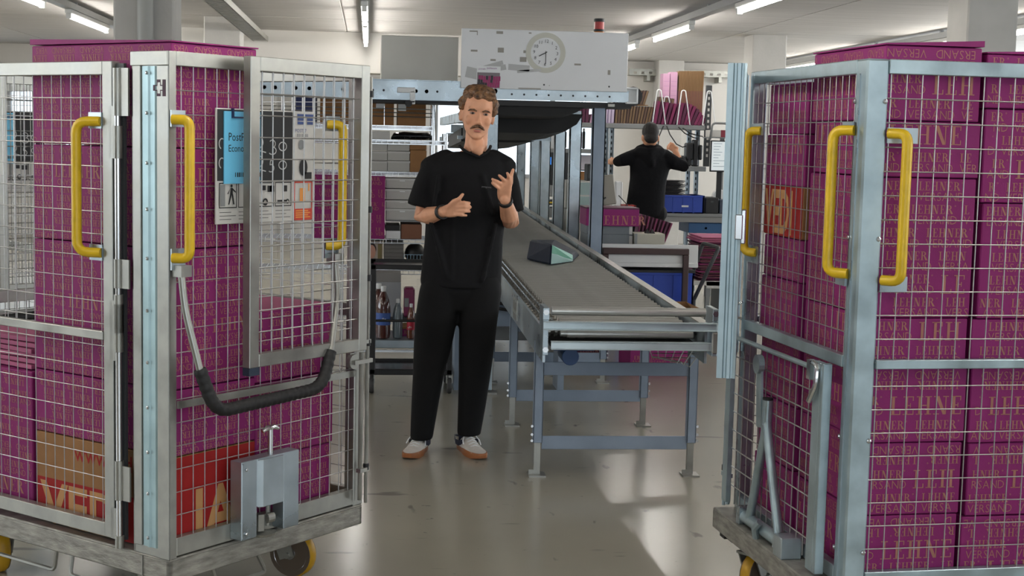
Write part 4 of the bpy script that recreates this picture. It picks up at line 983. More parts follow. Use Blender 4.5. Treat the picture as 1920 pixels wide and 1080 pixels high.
# front end: hold-down roller, two cross bars, tail roller
zf = ZC(YF)
for x in (XL-.01, XR+.035):
    k = MB(); k.box((x-.004, YF-.018, zf-.115), (x+.02, YF+.13, zf+.102)); k.box((x-.006, YF-.022, zf+.045), (x+.022, YF-.018, zf+.10)); br = k.build('end_bracket', galv2, cv, bevel=.004)
    k = MB()
    for zz in (zf+.08, zf-.09): k.lathe([(.004, -.006), (.013, -.004), (.014, 0)], (x+.008, YF-.024, zz), 6, 'y')
    k.build('bolt', chrome, br, kind='stuff')
MB().cyl((XL+.03, YF+.05, zf+.078), (XR+.01, YF+.05, zf+.078), .02, 16).build('hold_down_roller', rollm, cv, smooth=40)
k = MB(); k.box((XL-.014, YF-.05, zf+.002), (XR+.05, YF-.02, zf+.007)); k.box((XL-.014, YF-.05, zf+.036), (XR+.05, YF-.02, zf+.041)); k.box((XL-.014, YF-.026, zf+.004), (XR+.05, YF-.02, zf+.038)); k.build('cross_bar', bzinc, cv, bevel=.002)
k = MB(); k.box((XL+.02, YF-.05, zf-.086), (XR+.02, YF-.02, zf-.081)); k.box((XL+.02, YF-.046, zf-.082), (XR+.02, YF-.036, zf-.052)); k.box((XL+.02, YF-.05, zf-.053), (XR+.02, YF-.02, zf-.048)); k.build('cross_bar', bzinc, cv, bevel=.002)
k = MB(); k.cyl((XL+.10, YF+.03, zf-.022), (XR-.05, YF+.03, zf-.022), .019, 16); k.build('tail_roller', rollm, cv, smooth=40)
k = MB(); k.cyl((XL+.07, YF+.03, zf-.022), (XL+.10, YF+.03, zf-.022), .014, 12)
for xx in (XL+.11, XL+.15): k.cyl((xx, YF+.03, zf-.022), (xx+.03, YF+.03, zf-.022), .0205, 14)
k.build('belt_pulley', rollm, cv, smooth=40)
k = MB(); k.box((XR+.05, YF-.055, zf-.02), (XR+.075, YF-.04, zf+.055)); k.box((XR+.02, YF-.058, zf-.095), (XR+.05, YF-.046, zf-.0)); k.build('stop_plate', galv, cv, bevel=.006)
k = MB(); k.box((XL+.05, YF+.10, zf-.112), (XL+.24, YF+.26, zf-.092)); k.cyl((XL+.13, YF+.10, zf-.14), (XL+.13, YF+.26, zf-.14), .040, 18); k.build('gear_motor', mat('motor_blue', (44, 76, 120), .45), cv, bevel=.003)
k = MB(); k.lathe([(.03, -.008), (.028, -.016), (.022, -.016), (.018, -.01), (.006, -.01)], (XL+.13, YF+.10, zf-.14), 18, 'y'); k.build('motor_flange', chrome, cv, smooth=40)
k = MB()
for i in range(7): k.tube([(XR-.22+.045*i, YF+.2, zf-.10), (XR-.20+.03*i, YF+.2, zf-.15-.008*i), (XR-.06, YF+.2, zf-.175)], .003, 5)
for i in range(3): k.tube([(XR-.2, YF+.2, zf-.115-.02*i), (XR+.02, YF+.2, zf-.115-.02*i)], .0025, 5)
k.build('wire_basket', galv, cv, kind='stuff')
def legpair(y, zt, bars, w_=.045):
    for x, s in ((XL+.01, -1), (XR+.02, 1)):
        k = MB(); k.box((x-w_/2, y-.02, .16), (x-w_/2+.006, y+.025, zt)); k.box((x-w_/2, y-.02, .16), (x+w_/2, y-.014, zt)); k.box((x+w_/2-.006, y-.02, .16), (x+w_/2, y+.025, zt))
        lg = k.build('leg', bluegrey, cv, bevel=.002)
        k = MB(); k.box((x-.015, y-.01, .008), (x+.015, y+.014, .26)); k.prism([(x-.04, y-.05), (x+.04, y-.05), (x+.04, y+.04), (x-.04, y+.04)], 0, .008); k.box((x-.04, y-.015, .008), (x-.015, y-.01, .03)); k.build('foot', galv, lg)
        k = MB()
        for z in (.17, .20, .24): k.lathe([(.002, -.008), (.007, -.007), (.007, 0)], (x+s*.028, y-.02, z), 6, 'y')
        k.build('bolt', chrome, lg, kind='stuff')
    for z in bars: MB().box((XL+.03, y-.012, z-.032), (XR, y-.006, z+.032)).build('leg_brace', bluegrey, cv, bevel=.002)
for y, bars in ((6.68, (.16, .515)), (7.88, (.17, .56)), (9.3, (.17, .58)), (10.8, (.2,)), (12.6, (.2,)), (14.6, (.2,))): legpair(y, ZC(y)-.10, bars)
k = MB()
for i in range(3):
    for j in range(2): k.lathe([(.003, -.01), (.012, -.008), (.012, 0)], (XL-.012, 7.55+.05*i, ZC(7.6)-.03-.06*j), 6, 'y')
k.box((XL-.018, 7.5, ZC(7.6)-.13), (XL-.012, 7.68, ZC(7.6)-.02)); k.build('splice_plate', galv, cv)
# parcel lying on the rollers: open ended blue and green bag
zb = lambda y: ZC(y)
P = lambda x, y, z: (x, y, zb(y)+z)
yb_ = 9.05
bagm = mat('navy_mailer', (16, 27, 44), .6, spec=.2, bump=.1, bscale=30)
tb = thing('mailer_bag', 'navy, green and pale mailing bag lying on the rollers', 'bag', (0, 0, 0))
g = lambda px, py: at(px, py, z=.7935)
A = [g(986, 487), g(1031, 497), g(1075, 491), g(1087, 481), g(1040, 476)]
T = [A[0]+V((.03, .06, .13)), A[1]+V((.01, .03, .135)), A[2]+V((0, .03, .05)), A[3]+V((-.01, .02, .03)), A[4]+V((0, .05, .10))]
m = MB(); m.add(A+T, [(0, 1, 6, 5), (4, 3, 2, 1, 0), (5, 6, 7, 8, 9), (3, 4, 9, 8), (4, 0, 5, 9), (2, 3, 8, 7), (1, 2, 7, 6)]); m.build('pouch', bagm, tb, bevel=.012, fix=True)
dxy = V((.30, .14, 0)).normalized()
fr = lambda u, v: V(A[1]).lerp(V(A[2]), u).lerp(V(T[1]).lerp(V(T[2]), u), v)+V((.42, -.9, 0))*.004
def patch(name, pts, m_):
    k = MB(); k.add([fr(u, v) for u, v in pts], [tuple(range(len(pts)))]); k.build(name, m_, tb)
patch('pale_panel', [(.03, .04), (.97, .10), (.97, .3), (.6, .42), (.3, .55), (.03, .55)], mat('pale_mint', (128, 160, 154), .5)); patch('green_panel', [(.03, .55), (.3, .55), (.6, .42), (.97, .3), (.97, .85), (.03, .95)], mat('sea_green', (58, 138, 108), .45))
# ================================================================ overhead conveyor with the white panel
ov = thing('overhead_conveyor', 'overhead belt conveyor frame of galvanised beams with a white panel, above the roller conveyor', 'conveyor', (0, 0, 0))
YO = 10.9
def zig(px, py, Y=YO): return at(px, py, Y=Y)
k = MB(); k.box((-1.0, YO-.02, 1.862), (.70, YO-.014, 2.012)); k.box((-1.0, YO-.05, 2.006), (.70, YO-.014, 2.012)); k.box((-1.0, YO-.04, 1.862), (.70, YO-.014, 1.868)); k.build('front_beam', galv2, ov)
k = MB(); k.box((.88, YO-.03, 1.885), (1.95, YO-.024, 1.968)); k.box((.88, YO-.05, 1.962), (1.95, YO-.024, 1.968)); k.build('front_beam', galv2, ov)
k = MB(); k.box((.70, YO-.024, 1.76), (.885, YO-.018, 1.97)); k.build('gusset_plate', galv2, ov)
k = MB(); k.add([(.70, YO-.026, 1.86), (.74, YO-.026, 1.70), (.84, YO-.026, 1.70), (.93, YO-.026, 1.86)], [(0, 1, 2, 3)]); k.build('gusset_plate', galv2, ov)
k = MB()
for x in (.02, .1, .5): k.lathe([(.0, -.001), (.009, 0)], (x, YO-.022, 1.93), 10, 'y')
for i in range(9): k.lathe([(.0, -.001), (.008, 0)], (1.06+.093*i, YO-.032, 1.925), 10, 'y')
k.build('punched_hole', black, ov, kind='stuff')
k = MB()
for x in (-.78, -.7, -.55, -.45, -.2, .34, .42, .97, 1.52, 1.61): k.lathe([(.004, -.014), (.014, -.01), (.015, 0)], (x, YO-.02, 1.93), 8, 'y')
k.lathe([(.002, -.008), (.022, -.006), (.022, 0)], (.93, YO-.03, 1.945), 14, 'y'); k.build('bolt', paper, ov, kind='stuff')
k = MB(); k.box((.20, YO-.05, 1.915), (.335, YO-.02, 1.955)); k.box((.295, YO-.05, 1.84), (.335, YO-.02, 1.93)); k.box((.28, YO-.05, 1.83), (.335, YO-.04, 1.86)); k.build('angle_bracket', paper, ov, bevel=.006)
k = MB(); k.x = M.Translation((.285, YO-.04, 1.835)) @ M.Rotation(R(90), 4, 'X'); k.cyl((0, 0, 0), (0, 0, .08), .026, 12); k.build('end_roller', black, ov, smooth=40)
k = MB(); k.box((.0, YO, 1.885), (.66, YO+.42, 1.95)); k.build('belt_guard', galv2, ov)
MB().box((-.06, YO+.0, 1.84), (1.98, YO+.42, 1.882)).build('belt_underside', black, ov)
# black curved belt covers hanging below the deck
def cover(y0, y1, z0, z1, x0, x1, h):
    k = MB(); prof = [(x0, 0), (x0, -h), (x1-.28, -h), (x1-.14, -h*.86), (x1-.05, -h*.5), (x1, 0)]
    k.loft([[(x, y0, z0+z) for x, z in prof], [(x, y1, z1+z) for x, z in prof]]); return k.build('belt_cover', mat('black_belt', (17, 17, 18), .7), ov, fix=True)
cover(YO+.05, YO+.55, 1.84, 1.82, .80, 1.62, .07)
cover(11.5, 12.8, 1.80, 1.74, .82, 1.70, .16); cover(13.0, 15.4, 1.68, 1.60, .82, 1.62, .12)
MB().box((.78, 12.86, 1.58), (1.62, 12.95, 1.61)).build('cross_tube', galv2, ov)
MB().box((.74, YO+.3, 1.72), (.79, 15.4, 1.80)).build('deck_rail', galv2, ov); 
for Y, px, zt in ((10.95, 1117, 1.86), (12.2, 1068, 1.84), (13.2, 1045, 1.80), (14.3, 1019, 1.72), (15.2, 1001, 1.64), (16.6, 978, 1.6)):
    x = 1.745; k = MB(); k.box((x-.05, Y, 0), (x-.042, Y+.07, zt)); k.box((x-.05, Y, 0), (x+.05, Y+.006, zt)); k.box((x+.042, Y, 0), (x+.05, Y+.07, zt)); k.box((x-.07, Y-.01, 0), (x+.07, Y+.08, .008)); k.build('post', bluegrey if Y < 11 else galv2, ov)
    if Y > 11: MB().box((.8, Y+.01, zt-.08), (x-.05, Y+.05, zt)).build('cross_tube', galv2, ov)
for Y, x in ((10.97, .93),):
    k = MB(); k.box((x-.045, Y, 1.0), (x-.039, Y+.06, 1.84)); k.box((x-.045, Y, 1.0), (x+.045, Y+.006, 1.84)); k.box((x+.039, Y, 1.0), (x+.045, Y+.06, 1.84))
    for xx in (-.02, .015): k.box((x+xx, Y-.004, 1.0), (x+xx+.008, Y, 1.84))
    k.build('hanging_post', galv2, ov)
MB().box((1.79, YO-.06, 1.85), (1.84, YO-.04, 1.87)).build('end_lug', galv, ov)
k = MB(); k.box((1.93, YO-.05, 1.875), (2.02, YO-.0, 1.89)); k.box((1.93, YO-.05, 1.985), (2.02, YO-.0, 2.0)); k.box((2.005, YO-.05, 1.875), (2.02, YO, 2.0)); k.box((1.93, YO-.01, 1.88), (2.01, YO, 1.99)); k.build('end_housing', paper, ov, bevel=.004)
k = MB(); k.cyl((2.0, YO+.06, 1.935), (2.0, YO+.4, 1.935), .075, 16); k.build('head_roller', black, ov, smooth=40)
# the white panel, its tape scraps and the sheet box behind
pn = MB().box((.672, YO-.06, 1.962), (1.93, YO-.035, 2.402)).build('cover_panel', mat('white_laminate', (222, 223, 224), .42, 0, .04, 2.5), ov, bevel=.003)
yp = YO-.0608
tape = mat('old_tape', (150, 146, 138), .6); tape2 = mat('clear_tape', (172, 172, 170), .3)
def scrap(px, py, w_, h, m_=tape, ang=0):
    p = at(px, py, Y=YO-.06); k = MB(); k.x = M.Translation((p.x, yp, p.z)) @ M.Rotation(ang, 4, 'Y'); k.box((-w_/2, -.0008, -h/2), (w_/2, .0006, h/2)); k.build('tape_scrap', m_, pn)
for a in ((888, 58.5, .06, .01), (895, 62, .006, .03), (937, 61, .05, .02), (994, 62, .02, .01), (889, 95, .05, .014), (939, 94, .045, .036), (924.5, 112.5, .04, .014), (981, 111.5, .05, .035), (1083, 121, .05, .014), (1142, 136, .02, .035), (1030, 160.5, .006, .006), (993, 166, .17, .008)): scrap(*a)
for a in ((886, 137, .10, .08, tape2, .2), (925, 122, .15, .03, tape2, -.3), (940, 127, .07, .04, tape2, -.2), (973, 127, .16, .045, tape2, .05), (992, 133, .18, .02, tape2, -.1), (984, 97, .02, .02)): scrap(*a)
k = MB()
for px, py in ((1020, 159), (1142, 162.5)): p = at(px, py, Y=YO-.06); k.lathe([(0, -.001), (.007, 0)], (p.x, yp, p.z), 10, 'y')
k.build('screw', dgrey, pn, kind='stuff')
k = MB(); k.box((.08, YO+.32, 2.015), (.675, YO+.9, 2.36)); k.build('sheet_box', mat('grey_sheet', (208, 206, 197), .5, .3, .12, 1.5), ov, bevel=.004)
# photograph taped to the panel
ph = thing('photo_print', 'group photo print taped to the white panel above the presenter', 'photo', (0, 0, 0))
p = at(916, 145, Y=YO-.06); pw, phh = .178, .165
MB().box((p.x-pw/2, yp-.002, p.z-phh/2), (p.x+pw/2, yp, p.z+phh/2)).build('sheet', paper, ph)
rr = random.Random(5); rowm = [mat('photo_magenta', (150, 40, 96), .5), mat('photo_dark', (40, 34, 40), .5), mat('photo_grey', (120, 112, 116), .5)]
k = MB(); k.box((p.x-pw/2+.004, yp-.0026, p.z-phh/2+.004), (p.x+pw/2-.004, yp-.002, p.z+.035)); k.build('backdrop', rowm[2], ph)
for c_ in range(3):
    k = MB()
    for i in range(9):
        x = p.x-pw/2+.014+.0185*i+.004*c_; z = p.z-.06+.026*c_+rr.random()*.008
        k.cur = rr.choice((0, 0, 1)); k.box((x-.008, yp-.003-.0003*(2-c_), z-.02), (x+.008, yp-.0024, z+.014)); k.cur = 2; k.lathe([(.0005, -.0036), (.0045, -.0034), (.0045, -.0026)], (x, yp, z+.020), 8, 'y')
    k.build('people_row', [rowm[0], rowm[1], mat('photo_skin', (196, 140, 120), .5)], ph, kind='stuff')
k = MB(); k.x = M.Translation((p.x-.08, yp-.0025, p.z+.05)) @ M.Rotation(pi/2, 4, 'X'); put_text(k, 'LEHNER', 0, .005, .016); put_text(k, 'Jubilaeum', .065, .012, .02); k.build('photo_lettering', mat('photo_purple', (130, 60, 130), .5), ph)
# wall clock
ck = thing('wall_clock', 'round wall clock with silver rim on the white panel', 'clock', (0, 0, 0))
p = at(1024, 98.5, Y=YO-.09); yc_ = YO-.061; rr_ = .150
k = MB(); n = 40; prof = [(.112, -.030), (.118, -.040), (.135, -.045), (.148, -.036), (.152, -.015), (.150, 0), (.112, 0)]
k.lathe(prof, (p.x, yc_, p.z), 40, 'y'); k.f = k.f[:-2]; k.m = k.m[:-2]; k.build('rim', mat('champagne_rim', (176, 174, 162), .4, .4), ck, smooth=35, fix=True)
k = MB(); k.lathe([(.114, -.008), (.114, -.002)], (p.x, yc_, p.z), 40, 'y'); k.build('dial', mat('dial_white', (205, 206, 204), .5), ck)
k = MB()
for h_ in range(1, 13):
    a = pi/2-h_*pi/6; k.x = M.Translation((p.x, yc_-.0088, p.z)) @ M.Rotation(R(3), 4, 'Y') @ M.Rotation(pi/2, 4, 'X'); put_text(k, str(h_), .088*cos(a), (.086*sin(a)-.012), .034, .0, 'CENTER')
k.build('numerals', inkblack, ck)
for nm, a, L, w_ in (('hour_hand', R(3+90-242), .058, .006), ('minute_hand', R(-87), .085, .005)):
    k = MB(); k.x = M.Translation((p.x, yc_-.012-.002*(nm[0] == 'm'), p.z)) @ M.Rotation(R(3), 4, 'Y'); d = V((cos(a), 0, sin(a)))
    k.bar(d*-.012, d*L, w_, .001, (0, 1, 0)); k.build(nm, inkblack, ck)
k = MB(); k.lathe([(.0005, -.034), (.06, -.033), (.105, -.030), (.113, -.028), (.113, -.027), (.0005, -.031)], (p.x, yc_, p.z), 40, 'y'); k.build('cover_glass', mat('clock_glass', (250, 252, 255), .03, trans=1.0), ck, smooth=True, fix=True)
# warning light
p = at(1123, 62, Y=YO+.05); wl = thing('warning_light', 'red warning beacon standing on the white panel', 'beacon', (p.x, YO+.05, 2.402))
k = MB(); k.lathe([(.040, -.04), (.040, .012)], n=18); k.build('amber_section', mat('amber_lens', (190, 110, 20), .3), wl, smooth=40)
k = MB(); k.lathe([(.042, .012), (.042, .03)], n=18); k.build('collar', black, wl, smooth=40)
k = MB(); k.lathe([(.038, .03), (.038, .085)], n=18); k.build('red_lens', mat('red_lens', (160, 18, 14), .3), wl, smooth=40)
k = MB(); k.lathe([(.04, .085), (.042, .09), (.042, .106), (.036, .11)], n=18); k.build('cap', black, wl, smooth=40)
# ================================================================ background furniture and goods
def pbx(px0, py0, px1, py1, Y):
    a, c = at(px0, py1, Y=Y), at(px1, py0, Y=Y); return a.x, c.x, a.z, c.z
def goods(name, label, cat, px0, py0, px1, py1, Y, d, m, group=None, bevel=.003, z0=None):
    x0, x1, za, zb_ = pbx(px0, py0, px1, py1, Y)
    if z0 is not None: za = z0
    mb = MB().box((x0-(x0+x1)/2, 0, 0), (x1-(x0+x1)/2, d, zb_-za))
    o = mb.build(name, m, bevel=bevel); o.location = ((x0+x1)/2, Y, za); tag(o, label, cat, group); o['_'] = 0; del o['_']
    return o, (x1-x0), zb_-za
def face(o, w_, h, m, name, x0, z0, x1, z1, k=.0012):
    """flat print or inset on the front of a box, in fractions of its face"""
    return MB().box(((x0-.5)*w_, -k, z0*h), ((x1-.5)*w_, 0, z1*h)).build(name, m, o)
def print_on(o, w_, h, rows, seed, s, col=ink):
    pm = MB(); pm.x = M.Translation((-w_/2, -.001, 0)) @ M(((1, 0, 0, 0), (0, 0, -1, 0), (0, 1, 0, 0), (0, 0, 0, 1))); carton_print(pm, w_, h, rows, seed, s)
    if pm.f: pm.build('printed_lettering', col, o, kind='stuff')
def lid(o, w_, h, d, m, t=.012): MB().box((-w_/2-.004, -.004, h-t), (w_/2+.004, d+.004, h+.003)).build('lid', m, o)
ORD = ('first', 'second', 'third', 'fourth', 'fifth', 'sixth', 'seventh', 'eighth', 'ninth', 'tenth', 'eleventh', 'twelfth', 'thirteenth', 'fourteenth', 'fifteenth', 'sixteenth', 'seventeenth', 'eighteenth', 'nineteenth', 'twentieth')
ORD += tuple('twenty-'+o for o in ORD[:9])
ORD += ('thirtieth', 'thirty-first', 'thirty-second', 'thirty-third')
# ---- chrome wire shelving behind the presenter
YS = 11.4
zA, zB, zC, zD, zE, zF = [at(770, y, Y=YS).z for y in (236, 263, 323, 414, 449, 500)]
sh = thing('wire_shelving', 'chrome wire shelving of grey and brown boxes behind the presenter', 'shelving', (0, 0, 0))
def wshelf(x0, x1, z, d=.45, ledge=False):
    k = MB(); k.box((x0, YS, z-.035), (x1, YS+.008, z-.028)); k.box((x0, YS, z-.006), (x1, YS+.01, z)); k.box((x0, YS+d-.01, z-.035), (x1, YS+d, z))
    for x in (x0, x1-.01): k.box((x, YS, z-.035), (x+.01, YS+d, z))
    n = int((x1-x0)/.045)
    for i in range(n): k.tube([(x0+.045*i+.02, YS-.002, z-.034), (x0+.045*i+.02, YS-.002, z), (x0+.045*i+.02, YS+d, z)], .0022, 4)
    if ledge:
        for zz in (.07, .10, .13): k.tube([(x0, YS-.004, z+zz), (x1, YS-.004, z+zz)], .004, 5)
        for i in range(5): k.tube([(x0+(x1-x0)*i/4, YS-.004, z), (x0+(x1-x0)*i/4, YS-.004, z+.15)], .003, 5)
    k.build('wire_shelf', chrome, sh, kind='stuff')
wshelf(-1.05, .50, zA, ledge=True); wshelf(-1.05, .62, zB); wshelf(-1.05, .62, zC); wshelf(-1.05, .62, zE); wshelf(-1.05, .62, zF-.03); wshelf(-1.05, .62, .14)
MB().box((at(723.5, 414, Y=YS).x, YS+.01, zD-.01), (.5, YS+.45, zD)).build('shelf_board', greyp, sh)
for x, zt in ((-1.05, 1.86), (.50, 1.86), (.60, 1.62)):
    for y in (YS, YS+.44): MB().cyl((x, y, 0), (x, y, zt), .013, 10).build('post', chrome, sh, smooth=40)
GB = 'boxes on the wire shelving'
def kb(px0, py0, px1, py1, label, z0, m=kraft, d=.36, Y=YS+.03, tag_=True):
    o, w_, h = goods('storage_box', label, 'box', px0, py0, px1, py1, Y, d, m, GB, z0=z0)
    return o, w_, h
o, w_, h = kb(688, 180, 739, 232, 'brown box with white label on the top wire shelf, nearest the roll cage door', zA+.001); face(o, w_, h, paper, 'paper_label', .33, .55, .66, .88)
o, w_, h = kb(745, 182, 799, 232, 'brown box with white label on the top wire shelf, left of the presenter', zA+.001); face(o, w_, h, paper, 'paper_label', .02, .5, .3, .95)
o, w_, h = kb(600, 180, 655, 232, 'brown box on the top wire shelf seen through the half door of the left cage', zA+.001)
o, w_, h = kb(554, 180, 592, 232, 'blue box on the top wire shelf seen through the half door', zA+.001, mat('blue_box', (54, 62, 104), .6))
o, w_, h = kb(683, 246, 731, 257, 'flat white box on the second wire shelf beside a black bag', zB+.001, offw)
k = MB(); x0, x1, za, zz = pbx(734, 242, 813, 257, YS+.03)
k.loft([[(x0+(x1-x0)*u, YS+.05+.15*(1-cos(t))*.9, zB+.002+max(.0, h_*(.5+.5*sin(t)))) for t in [2*pi*j/10 for j in range(10)]] for u, h_ in ((0, .02), (.06, .055), (.3, .066), (.6, .06), (.9, .066), (1, .03))])
bb = one('plastic_bag', 'folded black plastic bag on the second wire shelf', 'bag', k, mat('black_film', (20, 21, 23), .22, bump=.8, bscale=25), smooth=True, fix=True)
for r_, (y0, y1) in enumerate(((268, 282), (285, 300), (303, 321))):
    zz = at(700, y1, Y=YS+.03).z if r_ < 2 else zC+.001
    for c_, (x0, x1) in enumerate(((686, 726), (726.5, 768))):
        o, w_, h = kb(x0, y0, x1, y1, 'grey lidded box, %s of three at the %s of the stack under the black bag' % (('topmost', 'middle', 'lowest')[r_], ('left', 'right')[c_]), zz, mat('light_grey_board', (176, 174, 168), .7)); lid(o, w_, h, .36, mat('lid_grey_board', (190, 188, 184), .7))
o, w_, h = kb(768.5, 270, 800, 281, 'upper brown box beside the grey lidded boxes', at(780, 281.5, Y=YS+.03).z+.002)
o, w_, h = kb(768.5, 282, 800, 321, 'lower brown box beside the grey lidded boxes', zC+.001)
for r_, (y0, y1) in enumerate(((336, 353), (356, 374), (377, 391), (393, 413))):
    zz = at(740, y1, Y=YS+.03).z if r_ < 3 else zD+.001
    o, w_, h = kb(723.5, y0, 781, y1, 'pale lidded box, %s of the four-high stack right of the magenta carton' % ('topmost', 'second', 'third', 'lowest')[r_], zz, mat('pale_board', (184, 182, 177), .7)); lid(o, w_, h, .36, mat('pale_lid', (200, 199, 195), .7)); face(o, w_, h, paper, 'white_tab', .45, .75, .62, 1.0)
def shelfcarton(px0, py0, px1, py1, label, z0, seed, rows='nnnnn', s=1.1, Y=YS-.02):
    o, w_, h = goods('carton', label, 'carton', px0, py0, px1, py1, Y, .36, magenta, 'magenta cartons on the wire shelving', z0=z0); print_on(o, w_, h, rows, seed, s); return o
shelfcarton(686, 330, 722.5, 446, 'tall magenta carton standing on the wire shelf between half door and presenter', zE+.001, 3)
shelfcarton(640, 329, 684, 446, 'magenta carton on the wire shelf behind the right yellow handle of the left cage', zE+.001, 4)
shelfcarton(584, 328, 638, 446, 'magenta carton on the wire shelf behind the information board', zE+.001, 5)
o, w_, h = kb(752, 421, 791, 446, 'open brown tray on the wire shelf at the presenter elbow', zE+.001, mat('brown_tray', (120, 78, 56), .7))
o, w_, h = kb(723.5, 433, 751, 446, 'stack of white sheets in film on the wire shelf', zE+.001, paper)
o, w_, h = kb(722, 422, 750, 432.5, 'dark folded cloth lying on the white sheets', at(735, 433, Y=YS+.03).z+.002, black)
# picture card, grey stack, wire basket below
o, w_, h = goods('picture_box', 'box printed with a portrait, under the wire shelf by the half door', 'box', 684, 452, 718, 497, YS+.03, .3, mat('pale_print', (172, 160, 150), .6), z0=zF-.028)
k = MB(); k.x = M.Translation((-.02, -.0015, h*.62)) @ M.Rotation(pi/2, 4, 'X')
k.add([(.034*cos(t), .055*sin(t), 0) for t in [2*pi*i/20 for i in range(20)]], [tuple(range(20))]); k.build('printed_face', mat('printed_skin', (190, 142, 124), .6), o)
k = MB(); k.x = M.Translation((-.02, -.0012, h*.62)) @ M.Rotation(pi/2, 4, 'X')
k.add([(-.004+.043*cos(t), .022+.05*sin(t), 0) for t in [2*pi*i/20 for i in range(20)]], [tuple(range(20))]); k.build('printed_hair', mat('printed_hair', (44, 32, 32), .6), o)
face(o, w_, h, mat('printed_stripe', (120, 108, 70), .6), 'printed_stripe', .72, .1, .95, .9)
for i in range(6):
    y0 = 453+7.2*i; o, w_, h = kb(720, y0, 757, y0+6.6, 'flat grey packet, %s in the pile under the wire shelf' % ('topmost', 'second', 'third', 'fourth', 'fifth', 'lowest')[i], at(740, y0+6.9, Y=YS+.03).z if i < 5 else zF-.028, mat('packet_grey', (108, 106, 104), .6))
bk = thing('wire_basket', 'blue wire basket of black cloth under the wire shelf beside the presenter', 'basket', (0, 0, 0))
x0, x1, za, zz = pbx(757.5, 478, 800, 498, YS); k = MB()
for i in range(8): x = x0+(x1-x0)*i/7; k.tube([(x, YS-.0, zF-.028), (x, YS, zz)], .003, 4)
for i in range(4): z = zF-.026+(zz-zF+.026)*i/3; k.tube([(x0, YS, z), (x1, YS, z), (x1, YS+.3, z), (x0, YS+.3, z)], .003, 4, closed=True)
k.build('wire_frame', mat('pale_blue_wire', (150, 180, 200), .4), bk, kind='stuff')
k = MB(); k.ball(((x0+x1)/2, YS+.15, zz-.0), ((x1-x0)*.46, .14, .085), 14, 8); k.build('cloth', black, bk, smooth=True)
# ---- black two-deck trolley with bottles behind it on a low dolly
YT = 8.85
tr = thing('trolley', 'black tubular trolley with castors standing behind the presenter', 'trolley', (0, 0, 0))
tx0, tx1 = at(692, 730, Y=YT).x, at(847, 730, Y=YT).x; td = .42
zt, zm, zl = at(760, 497, Y=YT).z, at(760, 602, Y=YT).z, at(760, 693, Y=YT).z
for x in (tx0, tx1-.035):
    for y in (YT, YT+td): MB().box((x, y, .12), (x+.035, y+.03, zt)).build('leg', black, tr, bevel=.004)
for z, h_ in ((zt, .03), (zl, .035)):
    MB().box((tx0, YT, z-h_), (tx1, YT+.03, z)).build('rail', black, tr, bevel=.003); MB().box((tx0, YT+td, z-h_), (tx1, YT+td+.03, z)).build('rail', black, tr, bevel=.003)
    MB().box((tx0+.02, YT+.02, z-.022), (tx1-.02, YT+td, z-.014)).build('tray', mat('smoked_shelf', (40, 42, 44), .2), tr)
MB().cyl((tx0, YT+.01, zm), (tx1, YT+.01, zm), .008, 8).build('cross_rod', black, tr); MB().box((tx0+.01, YT+.01, zt-.033), (tx1-.01, YT+.016, zt-.03)).build('bright_edge', chrome, tr)
for x in (tx0+.015, tx1-.015):
    for y in (YT+.02, YT+td):
        k = MB(); k.box((x-.02, y-.012, .065), (x-.012, y+.03, .12)); k.box((x+.012, y-.012, .065), (x+.02, y+.03, .12)); c_ = k.build('castor_fork', galv, tr)
        k = MB(); k.lathe([(.02, -.012), (.045, -.014), (.05, -.006), (.05, .006), (.045, .014), (.02, .012)], (0, 0, 0), 18, 'x'); k.x = M.Identity(4); k.v = [(a+x, b_+y, c2+.05) for a, b_, c2 in k.v]; k.build('wheel', mat('grey_rubber', (62, 62, 62), .6), c_, smooth=40)
YL = 9.62
dl = thing('low_dolly', 'low steel platform dolly on castors carrying bottles behind the black trolley', 'dolly', (0, 0, 0))
zdl = at(760, 638, Y=YL).z
MB().box((-.10, YL, zdl-.055), (.75, YL+.5, zdl-.0)).build('platform', galv2, dl, bevel=.004); MB().box((-.10, YL+.02, zdl-.085), (.75, YL+.03, zdl-.07)).build('under_rail', chrome, dl)
for x in (-.05, .62):
    for y in (YL+.05, YL+.42):
        k = MB(); k.box((x-.03, y-.02, .09), (x+.03, y+.03, zdl-.05)); c_ = k.build('castor_fork', galv, dl); k = MB(); k.lathe([(.02, -.014), (.052, -.015), (.055, 0), (.052, .015), (.02, .014)], (0, 0, 0), 18, 'x'); k.v = [(a+x, b_+y, c2+.055) for a, b_, c2 in k.v]; k.build('wheel', rubber, c_, smooth=40)
k = MB(); k.tube([(.50, YL+.02, zdl-.07), (.56, YL-.1, .12), (.64, YL-.05, .03), (.72, YL+.05, .02)], .007, 8); k.build('cable', black, dl, smooth=True)
for x in (.52, .60): MB().box((x, YL-.01, zdl-.08), (x+.05, YL, zdl-.04)).build('white_tag', paper, dl)
